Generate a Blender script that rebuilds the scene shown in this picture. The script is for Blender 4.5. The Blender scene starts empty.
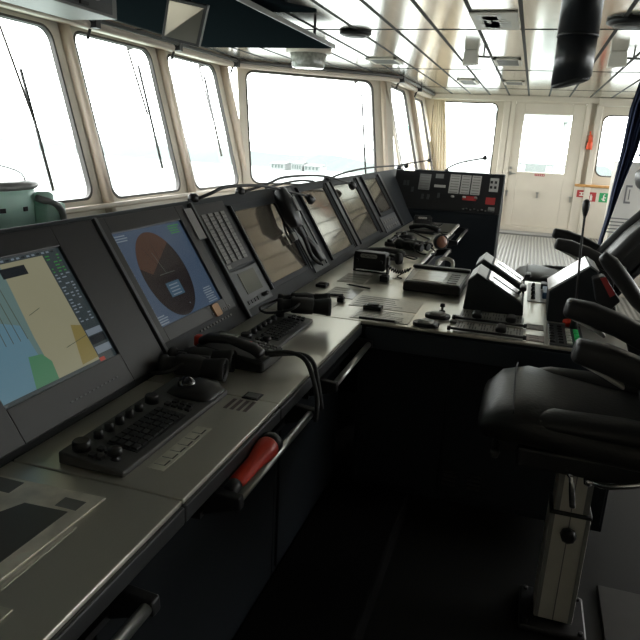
import bpy, bmesh, math, random
from mathutils import Vector, Matrix
random.seed(4)
S = bpy.context.scene
COL = S.collection
V = Vector

# ------------------------------------------------------------------ materials
def mat(name, col, rough=.5, metal=0., spec=.5, noise=0., nscale=20., emit=None, estr=0., bump=0., bscale=60., coat=0., rvar=0.):
    m = bpy.data.materials.new(name); m.use_nodes = True
    nt = m.node_tree; b = nt.nodes['Principled BSDF']
    b.inputs['Base Color'].default_value = (*col, 1)
    b.inputs['Roughness'].default_value = rough
    b.inputs['Metallic'].default_value = metal
    b.inputs['Specular IOR Level'].default_value = spec
    b.inputs['Coat Weight'].default_value = coat
    if name.startswith('console_top_l'): b.inputs['Coat IOR'].default_value = 1.8; b.inputs['Coat Roughness'].default_value = .22
    if emit:
        b.inputs['Emission Color'].default_value = (*emit, 1); b.inputs['Emission Strength'].default_value = estr
    if noise or bump or rvar:
        tc = nt.nodes.new('ShaderNodeTexCoord')
    if noise or rvar:
        n = nt.nodes.new('ShaderNodeTexNoise'); n.inputs['Scale'].default_value = nscale
        n.inputs['Detail'].default_value = 5
        nt.links.new(tc.outputs['Object'], n.inputs['Vector'])
    if noise:
        r = nt.nodes.new('ShaderNodeMapRange'); r.inputs['To Min'].default_value = 1 - noise; r.inputs['To Max'].default_value = 1 + noise
        r.inputs['From Min'].default_value = .3; r.inputs['From Max'].default_value = .7
        nt.links.new(n.outputs['Fac'], r.inputs['Value'])
        mx = nt.nodes.new('ShaderNodeVectorMath'); mx.operation = 'SCALE'
        mx.inputs[0].default_value = col
        nt.links.new(r.outputs[0], mx.inputs['Scale']); nt.links.new(mx.outputs[0], b.inputs['Base Color'])
    if rvar:
        r2 = nt.nodes.new('ShaderNodeMapRange'); r2.inputs['To Min'].default_value = max(.02, rough - rvar); r2.inputs['To Max'].default_value = rough + rvar
        r2.inputs['From Min'].default_value = .3; r2.inputs['From Max'].default_value = .7
        nt.links.new(n.outputs['Fac'], r2.inputs['Value']); nt.links.new(r2.outputs[0], b.inputs['Roughness'])
    if bump:
        n2 = nt.nodes.new('ShaderNodeTexNoise'); n2.inputs['Scale'].default_value = bscale; n2.inputs['Detail'].default_value = 4
        nt.links.new(tc.outputs['Object'], n2.inputs['Vector'])
        bp = nt.nodes.new('ShaderNodeBump'); bp.inputs['Strength'].default_value = bump; bp.inputs['Distance'].default_value = .004
        nt.links.new(n2.outputs['Fac'], bp.inputs['Height']); nt.links.new(bp.outputs[0], b.inputs['Normal'])
    return m

def glass_mat(name, tint=(.97, 1, .99), refl=.08):
    m = bpy.data.materials.new(name); m.use_nodes = True; nt = m.node_tree
    for n in list(nt.nodes): nt.nodes.remove(n)
    o = nt.nodes.new('ShaderNodeOutputMaterial'); t = nt.nodes.new('ShaderNodeBsdfTransparent'); g = nt.nodes.new('ShaderNodeBsdfGlossy')
    t.inputs[0].default_value = (*tint, 1); g.inputs['Roughness'].default_value = .02
    mx = nt.nodes.new('ShaderNodeMixShader')
    mx.inputs[0].default_value = .04; nt.links.new(t.outputs[0], mx.inputs[1]); nt.links.new(g.outputs[0], mx.inputs[2])
    nt.links.new(mx.outputs[0], o.inputs[0]); return m

M = dict(
 cream=mat('cream_paint', (.60, .55, .465), .45, noise=.04, nscale=3),
 trim=mat('beige_trim', (.68, .58, .47), .4, noise=.05, nscale=4),
 rail=mat('rail_paint', (.62, .54, .46), .35),
 darkrail=mat('dark_rail', (.10, .10, .095), .5),
 gasket=mat('window_gasket', (.05, .045, .04), .6),
 glass=glass_mat('window_glass'),
 top=mat('console_top_laminate', (.76, .72, .63), .29, metal=.6, spec=.8, noise=.02, nscale=300, coat=.5),
 topedge=mat('console_top_edge', (.03, .032, .034), .45),
 hous=mat('console_housing', (.017, .020, .023), .55, spec=.3, noise=.08, nscale=12),
 housg=mat('console_frame_grey', (.060, .064, .066), .42, noise=.06, nscale=14),
 cab=mat('cabinet_navy', (.007, .010, .013), .6, spec=.25, noise=.12, nscale=6),
 black=mat('black_plastic', (.012, .012, .013), .42),
 rubber=mat('black_rubber', (.018, .018, .018), .6),
 leather=mat('black_leather', (.017, .0165, .016), .42, spec=.4, bump=.2, bscale=90),
 dglass=mat('unlit_display_glass', (.21, .185, .15), .07, metal=.72, spec=1, noise=.1, nscale=5),
 grey=mat('grey_metal', (.22, .22, .21), .4, noise=.05),
 lgrey=mat('light_grey_metal', (.40, .39, .36), .38, noise=.05),
 kbody=mat('keyboard_dark_grey', (.085, .085, .082), .45),
 keyc=mat('keycap_grey', (.16, .155, .145), .5),
 alu=mat('anodised_aluminium', (.74, .71, .64), .42, metal=.35, noise=.03),
 chrome=mat('chrome', (.8, .8, .8), .15, metal=1),
 steel=mat('brushed_rail', (.42, .42, .40), .3, metal=.9),
 white=mat('white_plastic', (.70, .68, .62), .4),
 fix=mat('fixture_cream', (.75, .71, .62), .45),
 paper=mat('paper', (.85, .82, .70), .35, noise=.15, nscale=25),
 sleeve=mat('plastic_sleeve', (.85, .81, .70), .28, noise=.25, nscale=16, bump=.3, bscale=25),
 red=mat('red_plastic', (.72, .045, .018), .4),
 redlab=mat('red_label', (.38, .035, .035), .5),
 greenlab=mat('green_label', (.02, .30, .10), .5),
 gbut=mat('green_button', (.03, .35, .10), .4, emit=(.03, .5, .12), estr=.08),
 blue=mat('blue_plastic', (.03, .09, .18), .4),
 curtain=mat('navy_curtain', (.035, .05, .11), .85, noise=.15, nscale=8),
 ivory=mat('ivory_curtain', (.75, .66, .50), .85),
 wood=mat('wood_rail', (.50, .27, .09), .45, noise=.15, nscale=14),
 teal=mat('teal_paint', (.52, .78, .67), .5, noise=.12, nscale=5),
 tealp=mat('faded_teal_paint', (.20, .42, .34), .5),
 duct=mat('black_tube', (.016, .018, .021), .32),
 soff=mat('soffit_navy', (.011, .016, .019), 1., spec=0),
 orange=mat('orange_paint', (.7, .09, .03), .45),
 tan=mat('tan_tape', (.42, .24, .12), .6),
 copper=mat('copper_brown', (.30, .13, .08), .4),
 lens=mat('lens_glass', (.01, .01, .02), .05, spec=1, coat=1),
 lampg=mat('lamp_diffuser', (.30, .30, .27), .12, spec=.8, noise=.3, nscale=30),
 hill=mat('hazy_hill', (.052, .069, .064), .9, noise=.06, nscale=.03),
 build=mat('hazy_building', (.15, .162, .158), .9),
 deck=mat('fore_deck', (.24, .30, .27), .7),
 hazy=mat('hazy_grey_paint', (.20, .22, .21), .7),
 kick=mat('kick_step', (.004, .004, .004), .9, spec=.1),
)
def emis(name, col, s, base=(.01, .01, .01)):
    s *= .62
    return mat(name, base, .12, emit=col, estr=s)
E = dict(
 land=emis('chart_land', (.30, .29, .19), .95), shallow=emis('chart_shallow', (.12, .24, .28), .9), deep=emis('chart_deep', (.14, .22, .21), .9),
 aqua=emis('chart_aqua', (.13, .25, .32), .9), green=emis('chart_green', (.09, .26, .14), .8), pink=emis('chart_pink', (.30, .14, .24), .9),
 ochre=emis('chart_ochre', (.26, .21, .07), .85), side=emis('chart_sidebar', (.045, .06, .065), .8), txt=emis('screen_text', (.20, .24, .28), .9),
 gtxt=emis('screen_green_text', (.05, .25, .06), .8), line=emis('chart_line', (.08, .09, .06), .8), redp=emis('screen_red', (.5, .06, .04), .7),
 rad=emis('radar_blue', (.055, .085, .135), .95), rdisc=emis('radar_disc', (.016, .011, .012), .8), rbrown=emis('radar_brown', (.065, .030, .020), .9),
 rpop=emis('radar_popup', (.05, .10, .15), .9), rline=emis('radar_line', (.12, .14, .13), .8), dk=emis('screen_dark_box', (.02, .025, .03), .6),
 lcd=emis('small_lcd', (.05, .055, .045), .8, base=(.06, .06, .05)),
)

def ceiling_mat():
    m = bpy.data.materials.new('polished_ceiling_panels'); m.use_nodes = True; nt = m.node_tree; b = nt.nodes['Principled BSDF']
    b.inputs['Metallic'].default_value = .85; b.inputs['Roughness'].default_value = .15
    tc = nt.nodes.new('ShaderNodeTexCoord'); mp = nt.nodes.new('ShaderNodeMapping'); mp.inputs['Scale'].default_value = (6, .5, 1)
    n = nt.nodes.new('ShaderNodeTexNoise'); n.inputs['Scale'].default_value = 2; n.inputs['Detail'].default_value = 4
    nt.links.new(tc.outputs['Object'], mp.inputs[0]); nt.links.new(mp.outputs[0], n.inputs['Vector'])
    cr = nt.nodes.new('ShaderNodeValToRGB'); cr.color_ramp.elements[0].position = .3; cr.color_ramp.elements[1].position = .7
    cr.color_ramp.elements[0].color = (.50, .48, .43, 1); cr.color_ramp.elements[1].color = (.74, .71, .65, 1)
    nt.links.new(n.outputs['Fac'], cr.inputs[0]); nt.links.new(cr.outputs[0], b.inputs['Base Color'])
    n2 = nt.nodes.new('ShaderNodeTexNoise'); n2.inputs['Scale'].default_value = 1.6; n2.inputs['Detail'].default_value = 2
    nt.links.new(tc.outputs['Object'], n2.inputs['Vector'])
    bp = nt.nodes.new('ShaderNodeBump'); bp.inputs['Strength'].default_value = .10; bp.inputs['Distance'].default_value = .02
    nt.links.new(n2.outputs['Fac'], bp.inputs['Height']); nt.links.new(bp.outputs[0], b.inputs['Normal'])
    return m
M['ceil'] = ceiling_mat()
M['joint'] = mat('joint_black', (.02, .02, .02), .7)

def ribbed_mat():
    m = bpy.data.materials.new('ribbed_deck_mat'); m.use_nodes = True; nt = m.node_tree; b = nt.nodes['Principled BSDF']
    b.inputs['Roughness'].default_value = .45
    tc = nt.nodes.new('ShaderNodeTexCoord'); w = nt.nodes.new('ShaderNodeTexWave'); w.bands_direction = 'X'; w.inputs['Scale'].default_value = 6.5
    nt.links.new(tc.outputs['Object'], w.inputs['Vector'])
    cr = nt.nodes.new('ShaderNodeValToRGB'); cr.color_ramp.elements[0].color = (.12, .115, .10, 1); cr.color_ramp.elements[1].color = (.24, .235, .205, 1)
    cr.color_ramp.elements[0].position = .25; cr.color_ramp.elements[1].position = .5
    nt.links.new(w.outputs['Fac'], cr.inputs[0]); nt.links.new(cr.outputs[0], b.inputs['Base Color'])
    bp = nt.nodes.new('ShaderNodeBump'); bp.inputs['Distance'].default_value = .01; nt.links.new(w.outputs['Fac'], bp.inputs['Height']); nt.links.new(bp.outputs[0], b.inputs['Normal'])
    return m
M['ribbed'] = ribbed_mat()
def studded_mat():
    m = bpy.data.materials.new('studded_rubber_floor'); m.use_nodes = True; nt = m.node_tree; b = nt.nodes['Principled BSDF']
    b.inputs['Roughness'].default_value = .5; b.inputs['Specular IOR Level'].default_value = .3; b.inputs['Base Color'].default_value = (.009, .0095, .009, 1)
    tc = nt.nodes.new('ShaderNodeTexCoord'); v = nt.nodes.new('ShaderNodeTexVoronoi'); v.inputs['Scale'].default_value = 45; v.inputs['Randomness'].default_value = 0
    nt.links.new(tc.outputs['Object'], v.inputs['Vector'])
    mr = nt.nodes.new('ShaderNodeMapRange'); mr.inputs['From Min'].default_value = .25; mr.inputs['From Max'].default_value = .4; mr.inputs['To Min'].default_value = 1; mr.inputs['To Max'].default_value = 0
    nt.links.new(v.outputs['Distance'], mr.inputs['Value'])
    bp = nt.nodes.new('ShaderNodeBump'); bp.inputs['Distance'].default_value = .006; bp.inputs['Strength'].default_value = .4
    nt.links.new(mr.outputs[0], bp.inputs['Height']); nt.links.new(bp.outputs[0], b.inputs['Normal'])
    return m
M['stud'] = studded_mat()

# ------------------------------------------------------------------ builders
def tag(o, label=None, cat=None, group=None, kind=None):
    if label: o['label'] = label
    if cat: o['category'] = cat
    if group: o['group'] = group
    if kind: o['kind'] = kind
    return o
ROOTLOC = {}
def thing(name, loc, label, cat, group=None, kind=None):
    o = bpy.data.objects.new(name, None); COL.objects.link(o); o.location = loc; o.empty_display_size = .05
    ROOTLOC[o.name] = V(loc)
    return tag(o, label, cat, group, kind)

def frame(T):
    T = T.normalized(); a = V((0, 0, 1)) if abs(T.z) < .9 else V((1, 0, 0))
    u = T.cross(a).normalized(); return u, u.cross(T).normalized()

class MB:
    def __init__(s, xf=None): s.bm = bmesh.new(); s.xf = xf; s.mi = 0
    def m(s, i): s.mi = i; return s
    def _p(s, p): p = V(p); return s.xf(p) if s.xf else p
    def verts(s, pts): return [s.bm.verts.new(s._p(p)) for p in pts]
    def face(s, vs, smooth=False):
        try:
            f = s.bm.faces.new(vs); f.material_index = s.mi; f.smooth = smooth; return f
        except ValueError: pass
    def poly(s, pts): s.face(s.verts(pts)); return s
    def box(s, a, b):
        x0, y0, z0 = a; x1, y1, z1 = b
        v = s.verts([(x0,y0,z0),(x1,y0,z0),(x1,y1,z0),(x0,y1,z0),(x0,y0,z1),(x1,y0,z1),(x1,y1,z1),(x0,y1,z1)])
        for f in ((3,2,1,0),(4,5,6,7),(0,1,5,4),(1,2,6,5),(2,3,7,6),(3,0,4,7)): s.face([v[i] for i in f])
        return s
    def prism(s, pts, d):
        d = V(d); a = s.verts(pts); b = s.verts([V(p) + d for p in pts]); n = len(pts)
        s.face(a[::-1]); s.face(b)
        for i in range(n): s.face([a[i], a[(i+1) % n], b[(i+1) % n], b[i]])
        return s
    def ring(s, c, u, w, ru, rw, n=16, e=2.):
        out = []
        for i in range(n):
            t = 2*math.pi*i/n; co, si = math.cos(t), math.sin(t)
            x = math.copysign(abs(co)**(2/e), co); y = math.copysign(abs(si)**(2/e), si)
            out.append(V(c) + u*(x*ru) + w*(y*rw))
        return s.verts(out)
    def skin(s, rings, caps=True, smooth=True):
        for a, b in zip(rings, rings[1:]):
            n = len(a)
            for i in range(n): s.face([a[i], a[(i+1) % n], b[(i+1) % n], b[i]], smooth)
        if caps: s.face(rings[0][::-1], False); s.face(rings[-1], False)
        return s
    def cyl(s, p0, p1, r0, r1=None, n=16):
        p0, p1 = V(p0), V(p1); u, w = frame(p1-p0); r1 = r0 if r1 is None else r1
        return s.skin([s.ring(p0, u, w, r0, r0, n), s.ring(p1, u, w, r1, r1, n)])
    def lathe(s, p, d, prof, n=20):
        p = V(p); d = V(d).normalized(); u, w = frame(d)
        return s.skin([s.ring(p + d*h, u, w, max(r, .0005), max(r, .0005), n) for h, r in prof])
    def tube(s, pts, r, n=8, sub=5):
        pts = [V(p) for p in pts]
        if len(pts) > 2 and sub > 1:
            q = []
            P = [pts[0]*2-pts[1]] + pts + [pts[-1]*2-pts[-2]]
            for i in range(1, len(P)-2):
                for k in range(sub):
                    t = k/sub; a, b, c, d = P[i-1], P[i], P[i+1], P[i+2]
                    q.append(.5*((2*b) + (c-a)*t + (2*a-5*b+4*c-d)*t*t + (3*b-a-3*c+d)*t**3))
            q.append(pts[-1]); pts = q
        rings = []; T0 = None
        for i, p in enumerate(pts):
            T = (pts[min(i+1, len(pts)-1)] - pts[max(i-1, 0)]).normalized()
            if T0 is None: u, w = frame(T)
            else:
                u = (u - T*u.dot(T)).normalized(); w = u.cross(T).normalized()
            T0 = T
            rings.append(s.ring(p, u, w, r, r, n))
        return s.skin(rings)
    def loft(s, secs, W, e=3.2, n=24, cap=.02):
        """secs: (centre, half width along W, half thickness)"""
        W = V(W).normalized(); cs = [V(c) for c, _, _ in secs]; out = []
        L = len(secs)
        for i, (c, a, b) in enumerate(secs):
            T = (cs[min(i+1, L-1)] - cs[max(i-1, 0)]).normalized(); N = T.cross(W).normalized()
            c = V(c)
            if i == 0 and cap:
                for k in (1., .7, .3): out.append((c - T*cap*math.sin(k*math.pi/2), N, (a-cap)+cap*math.cos(k*math.pi/2) , max(.15*b, (b-cap)+cap*math.cos(k*math.pi/2))))
            out.append((c, N, a, b))
            if i == L-1 and cap:
                for k in (.3, .7, 1.): out.append((c + T*cap*math.sin(k*math.pi/2), N, (a-cap)+cap*math.cos(k*math.pi/2), max(.15*b, (b-cap)+cap*math.cos(k*math.pi/2))))
        return s.skin([s.ring(c, W, N, a, b, n, e) for c, N, a, b in out])
    def ball(s, c, r, sc=(1, 1, 1), n=14):
        c = V(c); rs = []
        for i in range(1, n):
            t = math.pi*i/n
            rs.append(s.ring(c + V((0, 0, -math.cos(t)*r*sc[2])), V((1, 0, 0)), V((0, 1, 0)), math.sin(t)*r*sc[0], math.sin(t)*r*sc[1], n+4))
        return s.skin(rs)
    def rrect(s, c, u, w, a, b, r, d, k=5):
        """rounded rectangle prism centred c, half sizes a,b, thickness vector d"""
        pts = []
        u, w = V(u).normalized(), V(w).normalized()
        for sx, sy, t0 in ((1,1,0),(-1,1,90),(-1,-1,180),(1,-1,270)):
            for i in range(k+1):
                t = math.radians(t0 + 90*i/k); pts.append(V(c) + u*(sx*(a-r)+r*math.cos(t)) + w*(sy*(b-r)+r*math.sin(t)))
        return s.prism(pts, d)
    def build(s, name, mats, parent=None, bevel=0., label=None, cat=None, group=None, kind=None, loc=None, each=False):
        if each:                                    # every loose piece becomes an object of its own
            s.bm.verts.index_update(); seen = set(); last = None; groups = []
            for v in s.bm.verts:
                if v in seen: continue
                stack = [v]; seen.add(v); isl = []
                while stack:
                    a = stack.pop(); isl.append(a)
                    for e in a.link_edges:
                        b = e.other_vert(a)
                        if b not in seen: seen.add(b); stack.append(b)
                groups.append(isl)
            for isl in groups:
                ids = set(isl); nb = MB(); mp = {v: nb.bm.verts.new(v.co) for v in isl}
                for f_ in {f_ for v in isl for f_ in v.link_faces}:
                    g = nb.bm.faces.new([mp[v] for v in f_.verts]); g.material_index = f_.material_index; g.smooth = f_.smooth
                last = nb.build(name, mats, parent, bevel, label, cat, group, kind, loc)
            s.bm.free(); return last
        bmesh.ops.recalc_face_normals(s.bm, faces=s.bm.faces)
        if loc is None:
            if parent: loc = V((0, 0, 0)); off = origin_of(parent)
            else:
                xs = [v.co for v in s.bm.verts]
                loc = V((sum(v.x for v in xs)/len(xs), sum(v.y for v in xs)/len(xs), min(v.z for v in xs))); off = loc
        else: loc = V(loc); off = loc
        for v in s.bm.verts: v.co -= off
        me = bpy.data.meshes.new(name); s.bm.to_mesh(me); s.bm.free()
        if not isinstance(mats, (list, tuple)): mats = [mats]
        for m in mats: me.materials.append(m)
        o = bpy.data.objects.new(name, me); COL.objects.link(o)
        if parent: o.parent = parent
        else: o.location = loc
        ROOTLOC[o.name] = off.copy()
        if bevel:
            b = o.modifiers.new('b', 'BEVEL'); b.width = bevel; b.segments = 2; b.limit_method = 'ANGLE'; b.angle_limit = math.radians(50)
        return tag(o, label, cat, group, kind)
def origin_of(o): return ROOTLOC[o.name]
def copy_tree(o, parent=None):
    c = o.copy(); COL.objects.link(c)
    if parent: c.parent = parent
    for ch in list(o.children): copy_tree(ch, c)
    return c
def st(mb, name, m, bevel=0, parent=None): return mb.build(name, m, parent, bevel, kind=None if parent else 'structure')

# ------------------------------------------------------------------ camera
cam = bpy.data.objects.new('Camera', bpy.data.cameras.new('Camera')); COL.objects.link(cam)
f = 640.
d1 = V((214, -172, f)).normalized(); d2 = -V((-2147, -290, f)); d2 = (d2 - d1*d2.dot(d1)).normalized()
X = V((d2.x, -d2.y, -d2.z)); Y = V((d1.x, -d1.y, -d1.z)); Z = X.cross(Y)
R = Matrix((X, Y, Z)).to_4x4(); R.translation = V((0, 0, 1.45)); cam.matrix_world = R
cam.data.sensor_width = 36; cam.data.lens = 36.; cam.data.clip_start = .05; cam.data.clip_end = 5000
S.camera = cam

# ------------------------------------------------------------------ setting: hull of the room
HC = 2.29
FW = 12.0
mb = MB(); mb.box((-4.2, -2.5, -.08), (4.6, 6.2, 0)); st(mb, 'floor', M['stud'])
mb = MB(); mb.box((-4.2, 6.2, -.08), (4.6, FW+.2, 0)); st(mb, 'floor', M['ribbed'])
# ceiling: one sheet of panels with dark joints (outline follows the windows' corner)
mb = MB(); out = [(-3.8, -2.5), (4.6, -2.5), (4.6, FW+.1), (-2.1, FW+.1), (-2.1, 8.8), (-3.8, 7.55)]
mb.prism([(x, y, HC) for x, y in out], (0, 0, .06))
ceil = st(mb, 'ceiling', M['ceil'])
mb = MB()
x = -3.71
while x < 4.5:
    y1 = FW if x > -2.0 else (8.85 + (x+2.0)*.8)
    mb.box((x-.013, -2.5, HC-.003), (x+.013, y1, HC+.001)); x += .32
for y in (.2, 2.75, 5.35, 8.1, 10.6):
    mb.box((-3.7 if y < 7.5 else (-3.0 if y < 8.5 else -2.0), y-.006, HC-.004), (4.6, y+.006, HC+.001))
st(mb, 'trim_1', M['joint'])

LEAN = .257
def sheet(name, P0, u, inward, U0, U1, Z0, Z1, holes, m, th=.03, r=.11):
    """leaning wall sheet; P0 is a point at z=2.2; holes (u0,u1,z0,z1)"""
    cu = bpy.data.curves.new(name, 'CURVE'); cu.dimensions = '2D'; cu.fill_mode = 'BOTH'; cu.extrude = th/2
    def sp(pts):
        s = cu.splines.new('POLY'); s.points.add(len(pts)-1); s.use_cyclic_u = True
        for p, q in zip(s.points, pts): p.co = (q[0], q[1], 0, 1)
    k = math.sqrt(1 + LEAN**2) if inward is not None else 1.
    sp([(U0, (Z0-2.2)*k), (U1, (Z0-2.2)*k), (U1, (Z1-2.2)*k), (U0, (Z1-2.2)*k)])
    def rr(u0, u1, z0, z1, r):
        pts = []
        for cx, cy, t0 in ((u1-r, z1-r, 0), (u0+r, z1-r, 90), (u0+r, z0+r, 180), (u1-r, z0+r, 270)):
            for i in range(7):
                t = math.radians(t0 + 15*i); pts.append((cx + r*math.cos(t), cy + r*math.sin(t)))
        return pts
    for h in holes: sp(rr(h[0], h[1], (h[2]-2.2)*k, (h[3]-2.2)*k, h[4] if len(h) > 4 else r))
    tmp = bpy.data.objects.new(name, cu); COL.objects.link(tmp)
    dg = bpy.context.evaluated_depsgraph_get(); me = bpy.data.meshes.new_from_object(tmp.evaluated_get(dg))
    bpy.data.objects.remove(tmp)
    u = V(u).normalized(); up = V((0, 0, 1)) - (V(inward)*LEAN if inward is not None else V((0, 0, 0))); up.normalize()
    n = u.cross(up).normalized()
    mw = Matrix((( u.x, up.x, n.x, P0[0]), (u.y, up.y, n.y, P0[1]), (u.z, up.z, n.z, P0[2]), (0, 0, 0, 1)))
    o = bpy.data.objects.new(name, me); COL.objects.link(o); o.matrix_world = mw; me.materials.clear(); me.materials.append(m); o['kind'] = 'structure'
    fr = []
    for i, h in enumerate(holes):
        WN[0] += 1
        rh = h[4] if len(h) > 4 else r
        a, b = rr(h[0]-.004, h[1]+.004, (h[2]-2.2)*k-.004, (h[3]-2.2)*k+.004, rh), rr(h[0]+.016, h[1]-.016, (h[2]-2.2)*k+.016, (h[3]-2.2)*k-.016, rh-.01)
        mb = MB(lambda p: mw @ p)
        A = mb.verts([(p[0], p[1], -.02) for p in a]); B = mb.verts([(p[0], p[1], -.02) for p in b])
        A2 = mb.verts([(p[0], p[1], .02) for p in a]); B2 = mb.verts([(p[0], p[1], .02) for p in b]); N = len(a)
        for j in range(N):
            q = (j+1) % N
            for l in ((A[j], A[q], B[q], B[j]), (A2[j], B2[j], B2[q], A2[q]), (B[j], B[q], B2[q], B2[j]), (A[j], A2[j], A2[q], A[q])): mb.face(l)
        w = mb.build('window_%d' % WN[0], M['gasket'], kind='structure')
        mb = MB(lambda p: mw @ p); mb.poly([(p[0], p[1], 0) for p in b]); mb.build('pane', M['glass'], w)
        fr.append(w)
    return o, mw, k, fr
WN = [0]
# left wall (three visible windows, nearer unseen ones added for light), slanted bay wall, second left wall, far wall
wl, mwA, kA, frA = sheet('wall_left', (-3.68, 0, 2.2), (0, 1, 0), (1, 0, 0), -.2, 7.5, -.1, 2.32,
    [(-.0, .98, .88, 2.17), (1.0+.05, 1.99, .88, 2.17), (2.2, 3.13, .88, 2.17), (3.43, 4.44, .88, 2.17), (4.69, 5.83, .86, 2.185), (6.12, 7.2, .85, 2.19)], M['cream'])
ub = V((1.62, 1.35, 0)).normalized(); nb = V((1.35, -1.62, 0)).normalized()
wb, mwB, kB, frB = sheet('wall_bay', (-3.62, 7.5, 2.2), ub, nb, .10, 2.2, -.1, 2.32, [(.20, 1.925, .86, 2.19)], M['cream'])
wc, mwC, kC, frC = sheet('wall_side', (-1.98, 0, 2.2), (0, 1, 0), (1, 0, 0), 8.82, FW+.1, -.1, 2.32, [(8.93, 10.12, .92, 2.17), (10.85, 11.72, .95, 2.14)], M['cream'])
wf, mwF, kF, frF = sheet('wall_far', (0, FW+.05, 2.2), (1, 0, 0), None, -2.2, 4.7, -.1, 2.32,
    [(-1.80, -.68, .70, 2.165, .10), (1.03, 1.93, 1.04, 2.03, .12), (-.40, .76, .12, 2.20, .02)], M['cream'])
# the third "window" of the far wall is the doorway: drop its gasket and pane
dw = frF[2]
for ch in list(dw.children): bpy.data.objects.remove(ch)
bpy.data.objects.remove(dw)
mb = MB(); mb.box((3.45, -2.5, 0), (3.6, FW+.1, .9)); mb.box((3.45, -2.5, 2.2), (3.6, FW+.1, 2.32)); mb.box((3.45, -2.5, .9), (3.6, 2.6, 2.2))  # unseen side; openings added to light the worktops, near end kept shut
for y in (4.2, 6.0, 7.8, 9.6, 11.4): mb.box((3.45, y, .9), (3.6, y+.15, 2.2))
st(mb, 'wall_right', M['cream'])
mb = MB(); mb.box((-4.2, -2.6, 0), (4.7, -2.5, 2.32)); st(mb, 'wall_back', M['cream'])
mb = MB(); mb.box((-4.2, -2.5, -.1), (-3.25, -.2, 2.32)); st(mb, 'wall_left', M['cream'])

# posts between the windows
def post(mw, u, z0=.5, z1=2.25, w=.07, d=.045, k=1., name='trim_2'):
    mb = MB(lambda p: mw @ p)
    mb.loft([((u, (z0-2.2)*k, .04), w, d), ((u, (z1-2.2)*k, .04), w, d)], (1, 0, 0), e=3, cap=0)
    return st(mb, name, M['trim'])
ti = 2
for u in (3.28, 4.575, 5.985, 7.40):
    post(mwA, u, k=kA, name='trim_%d' % ti, w=.04 if u < 7 else .06); ti += 1
for u in (2.06,): post(mwB, u, k=kB, name='trim_%d' % ti, w=.03, d=.03); ti += 1
for u in (10.48,): post(mwC, u, k=kC, name='trim_%d' % ti, w=.05); ti += 1
# window sill ledge with screws
mb = MB(lambda p: mwA @ p); mb.box((-.2, (.79-2.2)*kA, .05), (7.4, (.83-2.2)*kA, .10)); st(mb, 'trim_%d' % ti, M['trim'], .01); ti += 1
mb = MB(lambda p: mwB @ p); mb.box((0, (.79-2.2)*kB, .05), (2.1, (.83-2.2)*kB, .10)); st(mb, 'trim_%d' % ti, M['trim'], .01); ti += 1
# upper rail band following the windows
def band(pts, z0, z1, off, name, m):
    mb = MB()
    for a, b in zip(pts, pts[1:]):
        a, b = V((*a, 0)), V((*b, 0)); n = (b-a).cross(V((0, 0, 1))).normalized()
        mb.prism([a + V((0, 0, z0)), b + V((0, 0, z0)), b + n*off + V((0, 0, z0)), a + n*off + V((0, 0, z0))], (0, 0, z1-z0))
    return st(mb, name, m, .006)
PL = [(-3.62, -.2), (-3.62, 7.45), (-2.02, 8.78), (-1.93, 8.9), (-1.93, FW)]
band(PL, 2.205, HC-.002, .10, 'trim_%d' % ti, M['trim']); ti += 1
PL2 = [(-3.50, -.2), (-3.50, 7.42), (-1.92, 8.72), (-1.84, 8.9), (-1.84, FW-.05)]
mb = MB(); mb.tube([V((x, y, 2.225)) for x, y in PL2], .032, 10, 1); st(mb, 'trim_%d' % ti, M['rail']); ti += 1
mb = MB(); mb.tube([V((x+.06, y, 2.262)) for x, y in PL2], .018, 8, 1); st(mb, 'trim_%d' % ti, M['darkrail']); ti += 1
mb = MB(); mb.box((-1.84, FW-.10, 2.20), (.95, FW, HC)); st(mb, 'trim_%d' % ti, M['cream'], .01); ti += 1
mb = MB(); mb.box((.92, FW-.16, 2.16), (4.55, FW, HC-.005)); st(mb, 'trim_%d' % ti, M['cream'], .01); ti += 1
# rail brackets
for i, (x, y) in enumerate([(-3.47, 4.72), (-3.47, 6.02), (-3.47, 7.36), (-1.80, 8.95), (-1.80, 10.4)]):
    mb = MB(); mb.box((x-.05, y-.03, 2.20), (x+.05, y+.03, 2.285)); mb.cyl((x-.03, y, 2.20), (x-.06, y, 2.12), .012)
    lab = ['small black bracket on the curtain rail above the leftmost window post', 'small black bracket on the curtain rail above the second window post',
           'small black bracket on the curtain rail at the bend before the wide window', 'black rail bracket at the corner past the wide window', 'black rail bracket above the narrow side windows'][i]
    mb.build('rail_bracket', M['black'], label=lab, cat='bracket', group='brackets on the curtain rail')

# far door and its surround
mb = MB()
mb.box((-.46, FW-.06, .0), (-.38, FW+.02, 2.24)); mb.box((.74, FW-.06, 0), (.82, FW+.02, 2.24)); mb.box((-.38, FW-.06, 2.18), (.74, FW+.02, 2.24)); mb.box((-.46, FW-.10, 0), (.82, FW+.02, .11))
st(mb, 'trim_%d' % ti, M['cream'], .01); ti += 1
mb = MB(); mb.box((-.58, FW-.06, 0), (-.47, FW, 2.2)); mb.box((.90, FW-.09, 0), (1.0, FW, 2.18)); st(mb, 'trim_%d' % ti, M['cream'], .012); ti += 1
door = thing('door_1', (.18, FW, .11), 'cream steel weather door with a square window in the far wall', None, kind='structure')
del door['label']
mb = MB(); y0, y1 = FW-.035, FW+.035
mb.box((-.38, y0, .11), (-.225, y1, 2.18)); mb.box((.545, y0, .11), (.74, y1, 2.18)); mb.box((-.225, y0, .11), (.545, y1, 1.045)); mb.box((-.225, y0, 2.0), (.545, y1, 2.18))
mb.build('door_leaf', M['cream'], door, .006)
mb = MB(); mb.box((-.225, FW-.004, 1.045), (.545, FW+.004, 2.0)); mb.build('pane', M['glass'], door)
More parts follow.
